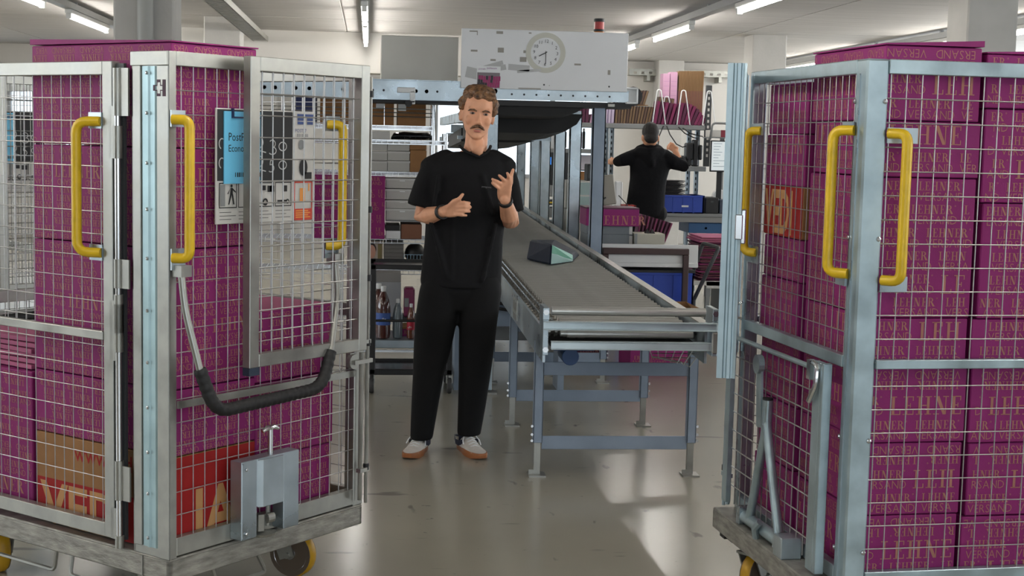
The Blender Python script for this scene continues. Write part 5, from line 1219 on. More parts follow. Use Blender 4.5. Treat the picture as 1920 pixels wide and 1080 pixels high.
def bottle(px, py0, py1, Y, wpx, label, liquid, capm, lab=None, txt='', fill=.9):
    b0 = at(px, py1, Y=Y); t0 = at(px, py0, Y=Y); r = wpx/2*Y/F; H_ = t0.z-zdl-.002
    t = thing('bottle', label, 'bottle', (b0.x, Y, zdl+.001), 0, 'bottles on the low dolly')
    prof = [(r*.55, 0), (r*.92, .008), (r, .03), (r, H_*.55), (r*.96, H_*.62), (r*.8, H_*.74), (r*.42, H_*.87), (r*.3, H_*.9), (r*.3, H_*.93)]
    k = MB(); k.lathe(prof, n=18); k.build('bottle_body', liquid, t, smooth=40, fix=True)
    k = MB(); k.lathe([(r*.36, H_*.9), (r*.38, H_*.91), (r*.38, H_*.99), (r*.34, H_)], n=16); k.build('cap', capm, t, smooth=40)
    if lab:
        k = MB(); k.lathe([(r*1.012, H_*.27), (r*1.012, H_*.5)], n=18); k.f = k.f[:-2]; k.m = k.m[:-2]; lb = k.build('paper_label', lab, t, smooth=True)
        k = MB(); k.x = M.Translation((0, -r*1.03, H_*.38)) @ M.Rotation(pi/2, 4, 'X') @ M.Rotation(R(8), 4, 'Z'); put_text(k, txt, -r*.85, -.012, r*.72); k.build('label_lettering', paper, lb)
    return t
cola = mat('brown_drink', (74, 34, 28), .08, spec=.8, coat=.6); clearb = mat('pale_bottle', (112, 124, 130), .1, coat=.5); amber = mat('amber_drink', (104, 58, 38), .08, coat=.6)
blab = mat('blue_label', (60, 92, 160), .5); rlab = mat('red_label', (176, 34, 56), .5)
bottle(718, 536, 637, YL+.06, 27, 'large brown drink bottle with blue label, front one behind the black trolley', cola, paper, blab, 'vella'); bottle(709, 531, 632, YL+.17, 27, 'large brown drink bottle half hidden behind another brown one', cola, paper)
bottle(745, 560, 634, YL+.08, 19, 'slim pale grey bottle with a tall white cap, in the middle behind the trolley', clearb, paper); bottle(770, 569, 634, YL+.05, 15.5, 'small amber drink bottle with red label', amber, paper, rlab, 'rella'[1:] if False else 'ella')
o, w_, h = goods('carton_tray', 'open magenta tray with brown rim on the low dolly behind the bottles', 'carton', 737, 618, 858, 636, YL+.2, .25, magenta, z0=zdl+.001); print_on(o, w_, h, 'b', 3, 1.0); MB().box((-w_/2, .002, h), (w_/2, .25, h+.012)).build('brown_rim', kraft, o)
o, w_, h = goods('grey_carton', 'flat grey box on top of the white one behind the trolley', 'box', 686, 512, 752, 527, YL+.42, .2, mat('mid_grey_board', (122, 120, 118), .7), z0=at(700, 529, Y=YL+.42).z)
o2, w2, h2 = goods('white_carton', 'tall pale box standing behind the brown drink bottles', 'box', 686, 529, 752, 590, YL+.42, .2, mat('pale_board2', (140, 142, 146), .7), z0=at(700, 594, Y=YL+.42).z)
k = MB().box((-.1, YL+.40, at(700, 594, Y=YL+.42).z-.02), (.74, YL+.66, at(700, 594, Y=YL+.42).z-.001)); rk = one('shelf_plank', 'dark plank shelf behind the bottles', 'shelf', k, dgrey)
for x in (-.09, .70): 
    for y in (YL+.53, YL+.62): MB().box((x, y, 0), (x+.03, y+.03, at(700, 594, Y=YL+.42).z-.02)).build('support', dgrey, rk)
o, w_, h = goods('magenta_pack', 'magenta foil pack with grey label on the plank behind the bottles', 'pack', 757, 540, 778, 590, YL+.42, .12, mat('magenta_foil', (110, 28, 70), .3, bump=.4, bscale=20), z0=at(700, 594, Y=YL+.42).z, bevel=.012); face(o, w_, h, greyp, 'paper_label', .05, .35, .45, .65)
# ---- drive frame left of the conveyor
df = thing('drive_frame', 'grey steel frame with a bright adjustable leg behind the presenter leg', 'frame', (0, 0, 0))
fx = at(913, 738, z=0); k = MB(); k.box((fx.x-.03, fx.y, .02), (fx.x+.03, fx.y+.04, .42)); lg = k.build('leg', galv2, df, bevel=.003); k = MB(); k.box((fx.x-.06, fx.y-.04, 0), (fx.x+.06, fx.y+.07, .012)); k.build('foot', galv, lg)
k = MB(); k.box((fx.x-.035, fx.y-.012, .36), (fx.x+.035, fx.y-.004, .50)); k.build('plate', mat('pale_blue_plate', (168, 196, 206), .4, .3), df, bevel=.004)
for z, dy in ((.46, .12), (.54, .24), (.34, .34)): MB().box((fx.x-.2, fx.y+dy, z-.05), (fx.x+.5, fx.y+dy+.02, z+.05)).build('cross_member', bluegrey if dy < .3 else greyp, df)
for x in (fx.x-.2, fx.x+.46): MB().box((x, fx.y+.12, 0), (x+.04, fx.y+.36, .58)).build('side_plate', bluegrey, df)
k = MB()
for i in range(3): k.tube([(fx.x-.05, fx.y+.25, .70-.04*i), (fx.x-.02, fx.y+.08, .62-.04*i), (fx.x+.2, fx.y+.06, .57-.03*i), (fx.x+.42, fx.y+.06, .58-.06*i)], .010, 6)
k.build('cable', black, df, smooth=True, kind='stuff')
# ================================================================ right: packing racks
YR = 15.0
rk = thing('packing_rack', 'perforated post rack with a grey top shelf of catalogues', 'rack', (0, 0, 0))
x0, x1, za, zb_ = pbx(1032, 240, 1329, 229, YR); zs = at(1230, 233, Y=YR).z
MB().box((x0, YR, zs-.05), (x1, YR+.5, zs)).build('top_shelf', greyp, rk, bevel=.004)
MB().box((1.86, YR, at(1030, 278, Y=YR).z-.045), (at(1136, 280, Y=YR).x, YR+.4, at(1030, 278, Y=YR).z)).build('middle_shelf', greyp, rk, bevel=.004)
MB().box((at(1287, 316, Y=YR).x, YR-.1, at(1300, 312, Y=YR).z-.05), (at(1320, 316, Y=YR).x, YR+.3, at(1300, 312, Y=YR).z)).build('small_shelf', greyp, rk, bevel=.004)
for px in (1142, 1153, 1300, 1316, 1023, 1082):
    x = at(px, 300, Y=YR).x; k = MB(); k.box((x-.022, YR+.22, 0), (x-.018, YR+.26, zs-.05)); k.box((x+.018, YR+.22, 0), (x+.022, YR+.26, zs-.05)); k.box((x-.022, YR+.26, 0), (x+.022, YR+.264, zs-.05)); p_ = k.build('post', galv2, rk)
    k = MB(); z = .9
    while z < zs-.1: k.box((x-.006, YR+.254, z), (x+.006, YR+.2605, z+.03)); z += .06
    k.build('slot', black, p_, kind='stuff')
x = at(1325, 300, Y=YR).x; k = MB(); k.box((x-.03, YR-.002, 1.35), (x+.03, YR+.04, 2.2)); p_ = k.build('post', dgrey, rk)
k = MB()
for i in range(12): k.box((x-.01, YR-.004, 1.45+.06*i), (x+.01, YR-.001, 1.48+.06*i))
k.build('slot', offw, p_, kind='stuff')
# catalogues: every one a thin book of its own
def book(px, pw, py0, py1, Y, m, lean, label, group, z0=None, d=.24, me=None):
    a = at(px, py1, Y=Y); t = at(px, py0, Y=Y); z0 = zs+.001 if z0 is None else z0; w_ = pw*Y/F; h = t.z-z0
    o = MB().box((-w_/2, 0, 0), (w_/2, d, h)).build('catalogue', m); o.location = (a.x, Y, z0); o.rotation_euler.y = lean
    tag(o, label, 'catalogue', group); MB().box((-w_*.36, -.0015, h*.03), (w_*.36, .002, h*.97)).build('page_block', MATS['pages_'+m.name] if 'pages_'+m.name in MATS else m, o); return o
lil = mat('lilac_cover', (172, 152, 186), .6); brn = mat('brown_cover', (84, 62, 52), .6); brd = mat('dark_cover', (64, 44, 48), .6); mag = mat('magenta_cover', (116, 28, 74), .5); mgd = mat('dark_magenta_cover', (80, 20, 54), .5); pnk = mat('pink_cover', (196, 152, 178), .6)
mat('pages_lilac_cover', (190, 176, 196), .7); mat('pages_brown_cover', (112, 88, 62), .7); mat('pages_dark_cover', (92, 70, 54), .7)
for i, px in enumerate((1136, 1142, 1148)): book(px, 5.4, 199, 229, YR+.05, lil, R(2), 'lilac catalogue, %s of three at the left of the brown row' % ('first', 'second', 'third')[i], 'lilac catalogues on the top shelf')
for i in range(13): book(1155+5.1*i, 4.6, 198+.15*i, 229, YR+.05, (brn, brd, brn)[i % 3], R(2+1.0*i*.9), 'brown catalogue, %s from the lilac ones in the leaning lower row' % ORD[i], 'brown catalogues in the lower row')
zz = at(1190, 198, Y=YR+.05).z+.012
pk = one('catalogue_board', 'thin board lying across the brown catalogue row under a second layer', 'board', MB().box((at(1150, 200, Y=YR).x, YR+.05, zz-.008), (at(1217, 200, Y=YR).x, YR+.3, zz-.002)), kraft)
for i in range(10): book(1158+5.4*i, 5, 169, 197, YR+.05, (brd, brn)[i % 2], R(5+1.2*i), 'brown catalogue, %s from the white panel end in the upper layer' % ORD[i], 'brown catalogues in the upper layer', z0=zz)
for i in range(6): book(1228+7.0*i, 5.2, 189+1.0*i, 229, YR+.0, (mag, mgd)[i % 2], R(9+1.5*i), 'dark magenta catalogue, %s from the first white wire divider' % ORD[i], 'magenta catalogues between the dividers', d=.2)
for i in range(5): book(1230+6*i, 5, 181+.8*i, 229, YR+.26, brn, R(8), 'brown catalogue, %s of the row behind the dark magenta ones' % ORD[i], 'brown catalogues behind the magenta ones', d=.12)
for i in range(2): 
    a = book((1247, 1261)[i], 13, 138-3*i, 229, YR+.28, pnk, R(0), 'tall pink carton blank bundle, %s of two above the magenta catalogues' % ('left', 'right')[i], 'tall pink bundles', d=.16); w_ = 13*YR/F; k = MB()
    for r_ in range(9): k.box((-w_*.42, -.0018, .06+.05*r_), (w_*.42, -.0004, .062+.05*r_))
    k.build('printed_lines', mat('lilac_lines', (150, 96, 150), .6), a, kind='stuff')
kb_ = mat('kraft_edges', (122, 92, 58), .7)
for i in range(16):
    px = 1270.5+2.9*i; a = book(px, 2.7, 133, 229, YR+.28, kb_, R(1), 'tall carton blank with brown upper half, %s from the pink bundles' % ORD[i], 'tall carton blanks on the top shelf', d=.16)
    w_ = 2.7*YR/F; z_ = at(px, 133, Y=YR+.28).z-zs; MB().box((-w_/2-.0006, -.001, 0), (w_/2+.0006, .1605, z_*.63)).build('magenta_half', (mag, mgd)[i % 2], a)
for i in range(8): book(1272+6.2*i, 5.6, 190+(0, 0, 2, 5, 10, 16, 22, 28)[i]+2, 229, YR+.0, (mag, mgd, mag)[i % 3], R(10+3*i), 'magenta brochure slumping in front of the tall blanks, %s from the divider' % ORD[i], 'slumped magenta brochures', d=.2)
for i, px in enumerate((1228, 1252, 1274, 1322)):
    x = at(px, 229, Y=YR).x; k = MB(); y = YR-.015 if i != 1 else YR+.24; hh = .36 if i != 1 else .3
    k.tube(fillet([(x-.03, y+.0, zs+.001), (x+.01, y, zs+hh), (x+.05, y, zs+hh), (x+.11, y, zs+.001)], .02), .006, 6)
    one('wire_divider', 'white wire divider standing on the top rack shelf, number %s from the left' % ('one', 'two', 'three', 'four')[i], 'divider', k, paper, 'white wire dividers', smooth=40)
for i in range(3): book(1086+7*i, 6, 203, 227, YR+.1, mgd, R(3), 'dark magenta binder, %s of three between the overhead conveyor posts' % ORD[i], 'binders between the posts')
book(1108, 5, 214, 228, YR+.1, pnk, R(12), 'small pink leaflet leaning between two overhead conveyor posts', 'leaflets')
# cables hanging from the shelf
k = MB()
for pts in ([(1244, 236), (1236, 255), (1234, 270), (1238, 286)], [(1250, 236), (1256, 252), (1268, 270), (1280, 276), (1292, 272)], [(1272, 238), (1284, 250), (1300, 258), (1312, 260)], [(1280, 240), (1294, 250), (1308, 254), (1318, 256)]):
    k.tube([at(px, py, Y=YR-.02) for px, py in pts], .006, 6)
one('hanging_cables', 'black cables drooping under the catalogue shelf beside the packer', 'cable', k, black, smooth=True, kind='stuff')
# scanner cluster on the small shelf
sc_ = thing('scanner_stand', 'black hand scanners in mesh holders on the small rack shelf right of the packer', 'scanner', (0, 0, 0)); zsm = at(1300, 312, Y=YR).z
for px0, py0, px1, py1, nm in ((1287, 268, 1301, 300, 'scanner_head'), (1289, 296, 1297, 312, 'scanner_grip'), (1300, 262, 1311, 312, 'holder'), (1311, 272, 1318, 300, 'charger'), (1277, 292, 1287, 312, 'grey_unit')):
    x0, x1, za, zb_ = pbx(px0, py0, px1, py1, YR-.08); MB().box((x0, YR-.08, max(za, zsm+.001)), (x1, YR+.06, zb_)).build(nm, dgrey if 'unit' in nm else black, sc_, bevel=.012)
# pack table with blue crate
YW = 14.1
zt = at(1300, 401, Y=YW).z
tb = thing('work_table', 'grey packing table under the blue crate', 'table', (0, 0, 0)); x0, x1 = at(1165, 400, Y=YW).x, at(1372, 400, Y=YW).x
MB().box((x0, YW, zt-.03), (x1, YW+.7, zt)).build('tabletop', greyp, tb, bevel=.003); MB().box((x0, YW+.01, zt-.085), (x1, YW+.05, zt-.032)).build('apron', mat('table_apron', (140, 140, 138), .5), tb)
for x in (x0+.03, x1-.1):
    for y in (YW+.05, YW+.6): MB().box((x, y, 0), (x+.06, y+.05, zt-.03)).build('leg', greyp, tb)
k = MB(); xx0, xx1, za, zb_ = pbx(1292, 438, 1356, 418, YW+.02); k.box((xx0, YW+.03, za), (xx1, YW+.5, zb_)); dr = k.build('drawer', bluem, tb, bevel=.004); k = MB(); k.lathe([(.004, -.012), (.012, -.01), (.012, 0)], ((xx0+xx1)/2, YW+.03, (za+zb_)/2), 12, 'y'); k.build('lock', chrome, dr)
def crate(label, px0, py0, px1, py1, Y, d, z0, m, name='plastic_crate'):
    x0, x1, za, zb_ = pbx(px0, py0, px1, py1, Y); t = thing(name, label, 'crate', ((x0+x1)/2, Y, z0)); w_ = (x1-x0)/2; h = zb_-z0; k = MB()
    k.box((-w_, 0, 0), (w_, d, .012)); k.box((-w_, 0, 0), (w_, .012, h)); k.box((-w_, d-.012, 0), (w_, d, h)); k.box((-w_, 0, 0), (-w_+.012, d, h)); k.box((w_-.012, 0, 0), (w_, d, h)); k.build('walls', m, t)
    k = MB(); k.box((-w_-.008, -.008, h-.02), (w_+.008, .012, h)); k.box((-w_-.008, d-.012, h-.02), (w_+.008, d+.008, h)); k.box((-w_-.008, -.008, h-.02), (-w_+.012, d+.008, h)); k.box((w_-.012, -.008, h-.02), (w_+.008, d+.008, h)); k.build('rim', m, t, bevel=.002)
    k = MB()
    for i in range(1, 4): k.box((-w_+2*w_*i/4-.006, -.006, .0), (-w_+2*w_*i/4+.006, 0, h-.02))
    k.build('rib', m, t, kind='stuff'); return t, w_, h
t, w_, h = crate('blue plastic crate on the grey table right of the packer', 1243, 367, 1320, 401, YW+.04, .4, zt+.001, bluep); MB().box((-.02, -.008, h*.35), (.05, -.0062, h*.45)).build('white_mark', paper, t)
for i in range(11):
    zz = at(1270, 365, Y=YW+.1).z-.002+.0135*i; x0, x1 = at(1240, 350, Y=YW).x, at(1284+(i*5 % 4)*2.4, 350, Y=YW).x
    o = MB().box((x0, 0, 0), (x1, .28, .0065)).build('folder', mat('black_folder', (26, 20, 24), .6)); o.location = (0, YW+.1, zz if i else zz); tag(o, 'dark folder, %s from below in the ragged pile above the blue crate' % ORD[i], 'folder', 'dark folders above the blue crate')
    MB().box((x1-.03, -.001, .002), (x1+.001, .281, .0045)).build('paper_edge', dgrey, o)
one('folder_tray', 'thin black tray across the blue crate carrying the dark folders', 'tray', MB().box((at(1240, 366, Y=YW).x, YW+.06, at(1270, 365, Y=YW+.1).z-.012), (at(1300, 366, Y=YW).x, YW+.42, at(1270, 365, Y=YW+.1).z-.003)), black)
o, w_, h = goods('black_case', 'black case on the grey table right of the blue crate', 'case', 1322, 371, 1348, 401, YW+.1, .3, black, z0=zt+.001, bevel=.006); face(o, w_, h, dgrey, 'clasp', .4, .7, .6, .8)
o, w_, h = goods('grey_case', 'dark blue-grey case beside the black one on the grey table', 'case', 1349, 375, 1366, 401, YW+.1, .3, mat('slate_case', (60, 70, 84), .5), z0=zt+.001, bevel=.006); face(o, w_, h, dgrey, 'clasp', .4, .7, .6, .8)
# monitors
def monitor(label, px0, py0, px1, py1, Y, col, e, standz, orange=False):
    x0, x1, za, zb_ = pbx(px0, py0, px1, py1, Y); t = thing('monitor', label, 'monitor', ((x0+x1)/2, Y, 0)); w_ = (x1-x0)/2
    MB().box((-w_, 0, za), (w_, .03, zb_)).build('housing', black, t, bevel=.003); s_ = MB().box((-w_+.012, -.002, za+.015), (w_-.012, .0, zb_-.012)).build('screen', mat('screen_%d' % px0, col, .4, emit=e, ecol=col), t)
    k = MB(); rr = random.Random(px0)
    for i in range(9):
        z = zb_-.03-(zb_-za-.06)*i/9; k.box((-w_+.03, -.0026, z-.004), (-w_+.03+w_*1.4*rr.random(), -.0021, z))
    k.build('screen_lines', mat('screen_ink', (120, 130, 140), .5), s_, kind='stuff')
    k = MB(); k.box((-.025, .03, standz+.01), (.025, .05, (za+zb_)/2)); k.box((-.1, -.04, standz), (.1, .12, standz+.012)); k.build('stand', black, t); return t
monitor('monitor with a pale form on screen beside the right cage door', 1331, 264, 1372, 322, YW+.25, (206, 214, 216), .5, zt+.001)
zmid = at(1030, 278, Y=YR).z
# white machine, terminal, trays left of the packer
def rack_thing(name, label, cat, px0, py0, px1, py1, Y, d, m, **k): return goods(name, label, cat, px0, py0, px1, py1, Y, d, m, **k)
YB2 = 12.2
zpb = at(1150, 458, Y=11.25).z
wt = thing('white_table', 'white table on a brown tubular frame right of the roller conveyor', 'table', (0, 0, 0)); YWt = 11.2
x0, x1, za, zb_ = pbx(1118, 494, 1309, 457, YWt)
MB().box((x0, YWt, zb_-.035), (x1, YWt+.6, zb_)).build('tabletop', white, wt, bevel=.004); MB().box((x0, YWt+.012, za), (x1, YWt+.028, zb_-.035)).build('front_panel', white, wt)
brn_ = mat('brown_tube', (62, 42, 40), .45, .2)
fx0, fx1 = at(1130, 470, Y=YWt).x, at(1291, 470, Y=YWt).x; zf_ = at(1200, 471, Y=YWt).z
MB().box((fx0, YWt-.03, zf_-.025), (fx1, YWt+.01, zf_+.025)).build('frame_rail', brn_, wt, bevel=.004)
for x in (fx0, fx1-.045):
    for y in (YWt-.03, YWt+.52): MB().box((x, y, 0), (x+.045, y+.04, zf_-.025)).build('leg', brn_, wt, bevel=.004)
ztab = zb_+.001
for r_, (y0, y1) in enumerate(((424, 439), (440, 457))):
    o, w_, h = goods('drawer_unit', '%s grey drawer box under the lettered magenta tray' % ('upper', 'lower')[r_], 'box', 1100, y0, 1186, y1, YWt+.15, .35, mat('drawer_grey', (104, 110, 114), .5), 'grey drawer boxes on the white table', z0=ztab if r_ else at(1140, 439.5, Y=YWt+.15).z); face(o, w_, h, offw, 'end_strip', .93, .05, 1.0, .95)
o, w_, h = goods('carton_tray', 'magenta tray with large lettering on the grey drawer boxes', 'carton', 1099, 391, 1199, 423, YWt+.1, .36, magenta, z0=at(1140, 423.5, Y=YWt+.15).z+.002)
k = MB(); k.x = M.Translation((-w_*.30, -.001, h*.08)) @ M.Rotation(pi/2, 4, 'X'); cx = 0; cap = h*.50
for ch_ in 'LEHNER':
    wch, pl = SERIF[ch_]
    for p_ in pl: k.add([((cx+a)*cap, b_*cap, 0) for a, b_ in p_], [tuple(range(len(p_)))])
    cx += wch+.16
k.build('printed_lettering', ink, o); MB().box((-w_/2, -.0006, h-.01), (w_/2, .36, h+.003)).build('rim', mgd, o)
o, w_, h = goods('beige_box', 'small pale box on the white table in front of the magenta folders', 'box', 1190, 439, 1247, 457, YWt+.1, .25, mat('beige_board', (168, 164, 150), .6), z0=ztab); face(o, w_, h, greyp, 'label_strip', .0, .0, .08, 1.0)
k = MB()
for x in (1212, 1221): p = at(x, 437, Y=YWt+.2); k.add([(p.x-.02, YWt+.14, ztab+h), (p.x+.02, YWt+.14, ztab+h), (p.x, YWt+.16, ztab+h+.04), (p.x-.02, YWt+.2, ztab+h), (p.x+.02, YWt+.2, ztab+h), (p.x, YWt+.18, ztab+h+.04)], [(0, 1, 2), (5, 4, 3), (0, 2, 5, 3), (1, 4, 5, 2), (0, 3, 4, 1)])
k.v = [(a-o.location.x, b_-o.location.y, c_-o.location.z) for a, b_, c_ in k.v]; k.build('black_clip', black, o)
for i in range(9):
    px = 1190+5.6*i; o = book(px, 3.2, 401+1.6*i, 457, YWt+.42, (mag, mgd)[i % 2], R(8+1.5*i), 'magenta folder, %s of the leaning row behind the pale box' % ORD[i], 'magenta folders on the white table', z0=ztab, d=.15)
tp = thing('tape_roll', 'black and brown tape rolls stacked on the white table', 'tape', ((at(1272, 450, Y=YWt+.15)).x, YWt+.2, ztab))
for z0, z1, m_, r_ in ((0, .05, mat('brown_tape_roll', (84, 44, 34), .35), .10), (.052, .066, mat('yellow_band', (170, 120, 40), .4), .085), (.068, .105, black, .112)):
    k = MB(); k.lathe([(r_, z0), (r_, z1)], n=24); k.build('roll', m_, tp, smooth=40, bevel=.003)
# bins below the table
t, w_, h = crate('large blue storage bin on the floor under the white table', 1150, 512, 1301, 600, 11.30, .38, .001, bluep, 'storage_bin'); MB().box((-w_-.01, -.012, h), (w_+.01, .385, h+.02)).build('lid', black, t)
def open_carton(label, px0, py0, px1, py1, Y, d, z0, rows, seed):
    o, w_, h = goods('open_carton', label, 'carton', px0, py0, px1, py1, Y, d, magenta, z0=z0); print_on(o, w_, h, rows, seed, 1.0)
    k = MB(); k.add([(-w_/2, 0, h), (w_/2, 0, h), (w_/2+.05, .02, h+.04), (-w_/2, .14, h+.05), (-w_/2, d, h), (w_/2, d, h), (w_/2, d+.02, h+.06), (-w_/2, d+.02, h+.06)], [(0, 1, 5, 4), (4, 5, 6, 7), (1, 2, 6, 5)]); k.build('flap', kraft, o); return o
open_carton('open magenta carton with brown flaps on the floor right of the conveyor', 1180, 596, 1313, 716, 9.7, .45, .001, 'nnn', 4)
o, w_, h = goods('carton', 'closed magenta carton on the floor under the roller conveyor', 'carton', 1050, 630, 1140, 690, 10.3, .4, mgd, z0=.001); print_on(o, w_, h, 'nn', 7, 1.0)
# terminal and white boxes behind the lettered tray
o, w_, h = goods('white_cabinet', 'pale cabinet with glassy drawers between the overhead posts', 'cabinet', 1068, 340, 1113, 392, 13.0, .4, offw, z0=at(1090, 393, Y=13).z); face(o, w_, h, mat('mint_drawer', (150, 172, 170), .3), 'drawer_front', .28, .52, .98, .95, .006); face(o, w_, h, mat('mint_drawer', (150, 172, 170), .3), 'drawer_front', .28, .1, .98, .46, .006)
zcab = at(1090, 393, Y=13).z-.002
cb = thing('white_counter', 'white counter block right of the conveyor under the pale cabinet', 'counter', (0, 0, 0)); x0, x1, za, zb_ = pbx(1066, 460, 1125, 393, 13.0)
MB().box((x0, 12.98, 0), (x1, 13.5, zcab)).build('carcass', offw, cb, bevel=.004); MB().box((x0+.05, 12.97, .3), (x1-.02, 12.98, zcab-.08)).build('front_panel', mat('counter_front', (176, 172, 164), .5), cb)
tm = thing('label_terminal', 'grey tilted terminal on a white base behind the magenta tray', 'terminal', (at(1145, 395, Y=12.0).x, 12.0, at(1140, 397, Y=12.0).z))
k = MB(); k.x = M.Rotation(R(-9), 4, 'Y'); k.box((-.06, -.02, .06), (.06, .03, .31)); k.build('display_housing', mat('warm_grey_plastic', (134, 130, 120), .5), tm, bevel=.008)
k = MB(); k.x = M.Rotation(R(-9), 4, 'Y'); k.lathe([(.004, -.03), (.026, -.028), (.028, -.02)], (.0, 0, .2), 14, 'y'); k.build('knob', black, tm)
k = MB(); k.box((-.02, -.06, 0), (.16, .1, .045)); k.box((-.025, -.01, .04), (.02, .03, .10)); k.build('base', offw, tm, bevel=.01)
k = MB(); k.tube(fillet([(-.05, -.03, .12), (-.10, -.04, .09), (-.07, -.05, .03), (-.02, -.05, .05)], .03), .007, 6); k.tube([(.06, -.02, .14), (.12, -.02, .08), (.15, -.02, .04)], .004, 6); k.build('cable', black, tm, smooth=True, kind='stuff')
one('terminal_shelf', 'white shelf on two legs carrying the terminal behind the lettered tray', 'shelf', MB().box((at(1100, 397, Y=12.0).x, 11.9, tm.location.z-.03), (at(1192, 397, Y=12.0).x, 12.4, tm.location.z-.001)).box((at(1102, 397, Y=12.0).x, 12.3, 0), (at(1104, 397, Y=12.0).x, 12.34, tm.location.z-.03)).box((at(1188, 397, Y=12.0).x, 12.3, 0), (at(1191, 397, Y=12.0).x, 12.34, tm.location.z-.03)), offw)
o, w_, h = goods('white_board', 'upright white plastic sheet behind the grey terminal', 'board', 1153, 340, 1168, 384, 12.25, .05, paper, z0=tm.location.z, bevel=.01); face(o, w_, h, offw, 'fold', .8, 0, .9, 1)
t, w_, h = crate('small red crate beside the terminal behind the lettered tray', 1173, 385, 1191, 396, 12.05, .2, tm.location.z, redpl, 'red_crate')
# machines on the rack seen between the overhead posts
o, w_, h = goods('black_machine', 'black machine with blue lit display between the overhead posts', 'machine', 1028, 286, 1066, 346, YR+.0, .4, mat('machine_black', (30, 31, 33), .4), z0=at(1040, 347, Y=YR).z); face(o, w_, h, mat('lit_blue', (60, 130, 220), .4, emit=.9), 'lit_display', .02, .62, .12, .85, .003); face(o, w_, h, dgrey, 'feed_slot', .3, .42, .85, .62, .02)
zk = at(1040, 347, Y=YR).z-.001
cb = thing('printer_rack', 'grey rack with paper trays and slots below the black machine', 'rack', (0, 0, 0)); x0, x1 = 1.86, at(1068, 350, Y=YR).x
for i, (z0, z1, m_) in enumerate(((.03, .12, greyp), (.16, .21, dgrey), (.24, .34, greyp), (.38, .5, dgrey), (.52, .62, greyp))): MB().box((x0, YR, zk-z1), (x1, YR+.4, zk-z0)).build('tray', m_, cb, bevel=.004)
MB().box((x0, YR-.004, zk-.19), (x0+.1, YR, zk-.175)).build('yellow_strip', yellow, cb)
for x in (x0, x1-.03): MB().box((x, YR+.02, 0), (x+.03, YR+.38, zk)).build('side', galv2, cb)
MB().box((x0, YR, zk-.03), (x1, YR+.4, zk)).build('top', greyp, cb)
o, w_, h = goods('black_speaker', 'black speaker box left of the right overhead post', 'speaker', 1101, 308, 1117, 342, 13.1, .2, black, z0=at(1090, 340.5, Y=13).z+.002, bevel=.006); face(o, w_, h, dgrey, 'grille', .12, .2, .88, .9, .002)
pbz = at(1090, 343, Y=YR).z
wb = thing('notice_board', 'white notice board with small print between the right overhead posts', 'board', (0, 0, 0)); x0, x1, za, zb_ = pbx(1076, 321, 1116, 290, YR+.1)
MB().box((x0, YR+.1, za), (x1, YR+.12, zb_)).build('board', mat('notice_white', (205, 200, 208), .5), wb); k = MB()
for i in range(4): k.box((x0+.02, YR+.0985, zb_-.03-.03*i), (x0+.06+.03*(i % 3), YR+.1, zb_-.025-.03*i))
k.build('small_print', mat('pink_print', (180, 120, 150), .5), wb, kind='stuff')
k = MB(); k.box((x0-.01, YR+.095, zb_), (x1+.01, YR+.125, zb_+.012)); k.build('frame', black, wb); k = MB(); k.box((x0+.02, YR+.121, 0), (x0+.05, YR+.15, zb_)); k.build('support', galv2, wb)
o, w_, h = goods('brown_box', 'brown box on a stand below the notice board', 'box', 1076, 322, 1102, 341, YR+.05, .15, kraft, z0=pbz+.001); face(o, w_, h, mgd, 'magenta_band', 0, 0, 1, .25)
one('box_stand', 'grey stand under the brown box between the overhead posts', 'stand', MB().box((at(1074, 343, Y=YR).x, YR+.03, 0), (at(1110, 343, Y=YR).x, YR+.21, pbz)), greyp)
for i, (px0, px1, m_, nm) in enumerate(((1055, 1063, black, 'black'), (1085, 1092, mat('dark_red_can', (96, 24, 40), .4), 'dark red'), (1093, 1098, black, 'slim black'))):
    o, w_, h = goods('shelf_bottle', '%s container on the middle rack shelf between the overhead posts' % nm, 'container', px0, 246, px1, 274, YR+.1, .08, m_, z0=zmid+.001, bevel=.01); MB().cyl((0, .04, h), (0, .04, h+.03), .012, 10).build('cap', offw, o)
k = MB(); k.ball((at(1128, 270, Y=YR).x, YR+.12, zmid+.022), (.06, .06, .022), 14, 8); one('blue_cap', 'pale blue cap lying at the end of the middle rack shelf', 'cap', k, mat('pale_blue_cloth', (140, 172, 190), .7), smooth=True)
k = MB(); k.ball((at(1137, 272, Y=YR).x, YR+.12, zmid+.001+.025), (.025, .025, .025), 12, 8); 
# left wall of the packing corner: white printer with red pack, white appliance
o, w_, h = goods('wire_tray', 'white wire tray with a red pack above the pale monitor', 'tray', 1335, 244, 1352, 257, YW+.5, .3, offw, z0=at(1345, 257, Y=YW+.5).z); MB().box((w_/2, 0, .0), (w_/2+.1, .3, h)).build('red_pack', mat('red_pack', (130, 36, 54), .5), o)
k = MB(); k.tube(fillet([(-w_/2-.02, .0, -.03), (-w_/2+.0, .0, h+.07), (w_/2+.12, .0, h+.07), (w_/2+.12, .3, h+.07)], .04), .012, 8); k.build('tube_handle', greyp, o, smooth=True); k = MB(); k.box((-w_/2-.03, 0, -.012), (w_/2+.2, .3, -.001)); k.box((w_/2+.05, .2, -.9), (w_/2+.09, .24, -.012)); k.build('tray_support', greyp, o)
ap = thing('white_appliance', 'white rounded tape dispenser on the grey table below the monitor', 'dispenser', (at(1352, 385, Y=YW+.4).x, YW+.45, zt+.001)); k = MB(); k.lathe([(.07, -.04), (.075, 0), (.07, .04)], (0, .05, .16), 18, 'y'); k.build('disc', paper, ap, smooth=40); k = MB(); k.box((-.09, 0, 0), (.04, .1, .10)); k.build('body', mat('pale_blue_plastic', (170, 190, 204), .3), ap, bevel=.012)
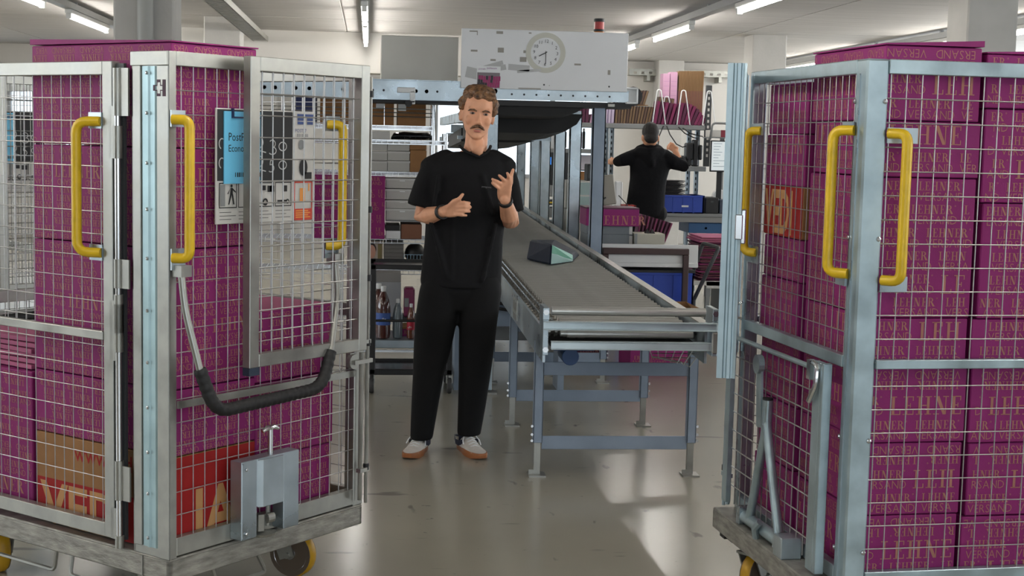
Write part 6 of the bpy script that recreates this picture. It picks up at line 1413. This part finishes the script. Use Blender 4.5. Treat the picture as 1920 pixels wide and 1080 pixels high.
# piles of flattened magenta cartons on a white stand, hand truck
st = thing('low_stand', 'pale low stand on legs holding flattened cartons, left of the right cage', 'stand', (0, 0, 0)); YP = 12.6
x0, x1, za, zb_ = pbx(1300, 536, 1378, 527, YP); MB().box((x0, YP, za), (x1, YP+.7, zb_)).build('top', offw, st)
for x in (x0+.12, x0+.26): MB().box((x, YP+.01, 0), (x+.035, YP+.05, za)).build('leg', greyp, st)
MB().box((x0+.12, YP, .30), (x1, YP+.02, .36)).build('rail', offw, st); MB().box((x0+.02, YP+.3, 0), (x0+.06, YP+.65, za)).build('leg', greyp, st); MB().box((x1-.06, YP+.3, 0), (x1-.02, YP+.65, za)).build('leg', greyp, st)
rr = random.Random(9); z = zb_+.001; top = at(1340, 446, Y=YP).z; i = 0
while z < top:
    j = rr.random()*.05; hgt = .016; m_ = (mgd, mag, mgd, magenta)[i % 4] if z < top-.05 else pinkc
    o = MB().box((x0+.05+j, 0, 0), (x1+.0+j*.5, .55, hgt*.7)).build('folded_carton', m_); o.location = (0, YP+.04+j, z); tag(o, 'flattened %s carton, %s from below in the pile on the low stand' % ('pink' if m_ == pinkc else 'magenta', ORD[i]), 'carton', 'flattened cartons on the low stand'); MB().box((x0+.052+j, -.0008, .003), (x1-.002+j*.5, .002, .005)).build('brown_edge', kraft, o); z += hgt; i += 1
ht = thing('hand_truck', 'black folding hand truck leaning by the flattened cartons', 'hand truck', (0, 0, 0)); YH = 12.0
P_ = lambda px, py, dy=0: at(px, py, Y=YH+dy)
k = MB()
pts = [P_(1301, 562, -.1), P_(1348, 464), P_(1318, 456, .3), P_(1296, 520, .3)]
k.tube(fillet(pts, .03), .017, 8); k.build('handle_frame', dgrey, ht, smooth=True)
b_ = P_(1301, 562, -.1); k = MB(); k.box((b_.x-.03, b_.y-.05, 0), (b_.x+.25, b_.y+.3, .02)); k.build('toe_plate', dgrey, ht); k = MB(); k.tube([b_, (b_.x, b_.y, .02)], .017, 8); k.build('upright', dgrey, ht)
for s_ in (.0, .24): k = MB(); k.lathe([(.02, -.015), (.06, -.015), (.06, .015), (.02, .015)], (0, 0, 0), 16, 'x'); k.v = [(a+b_.x+s_, c_+b_.y+.34, d_+.061) for a, c_, d_ in k.v]; k.build('wheel', rubber, ht, smooth=40)
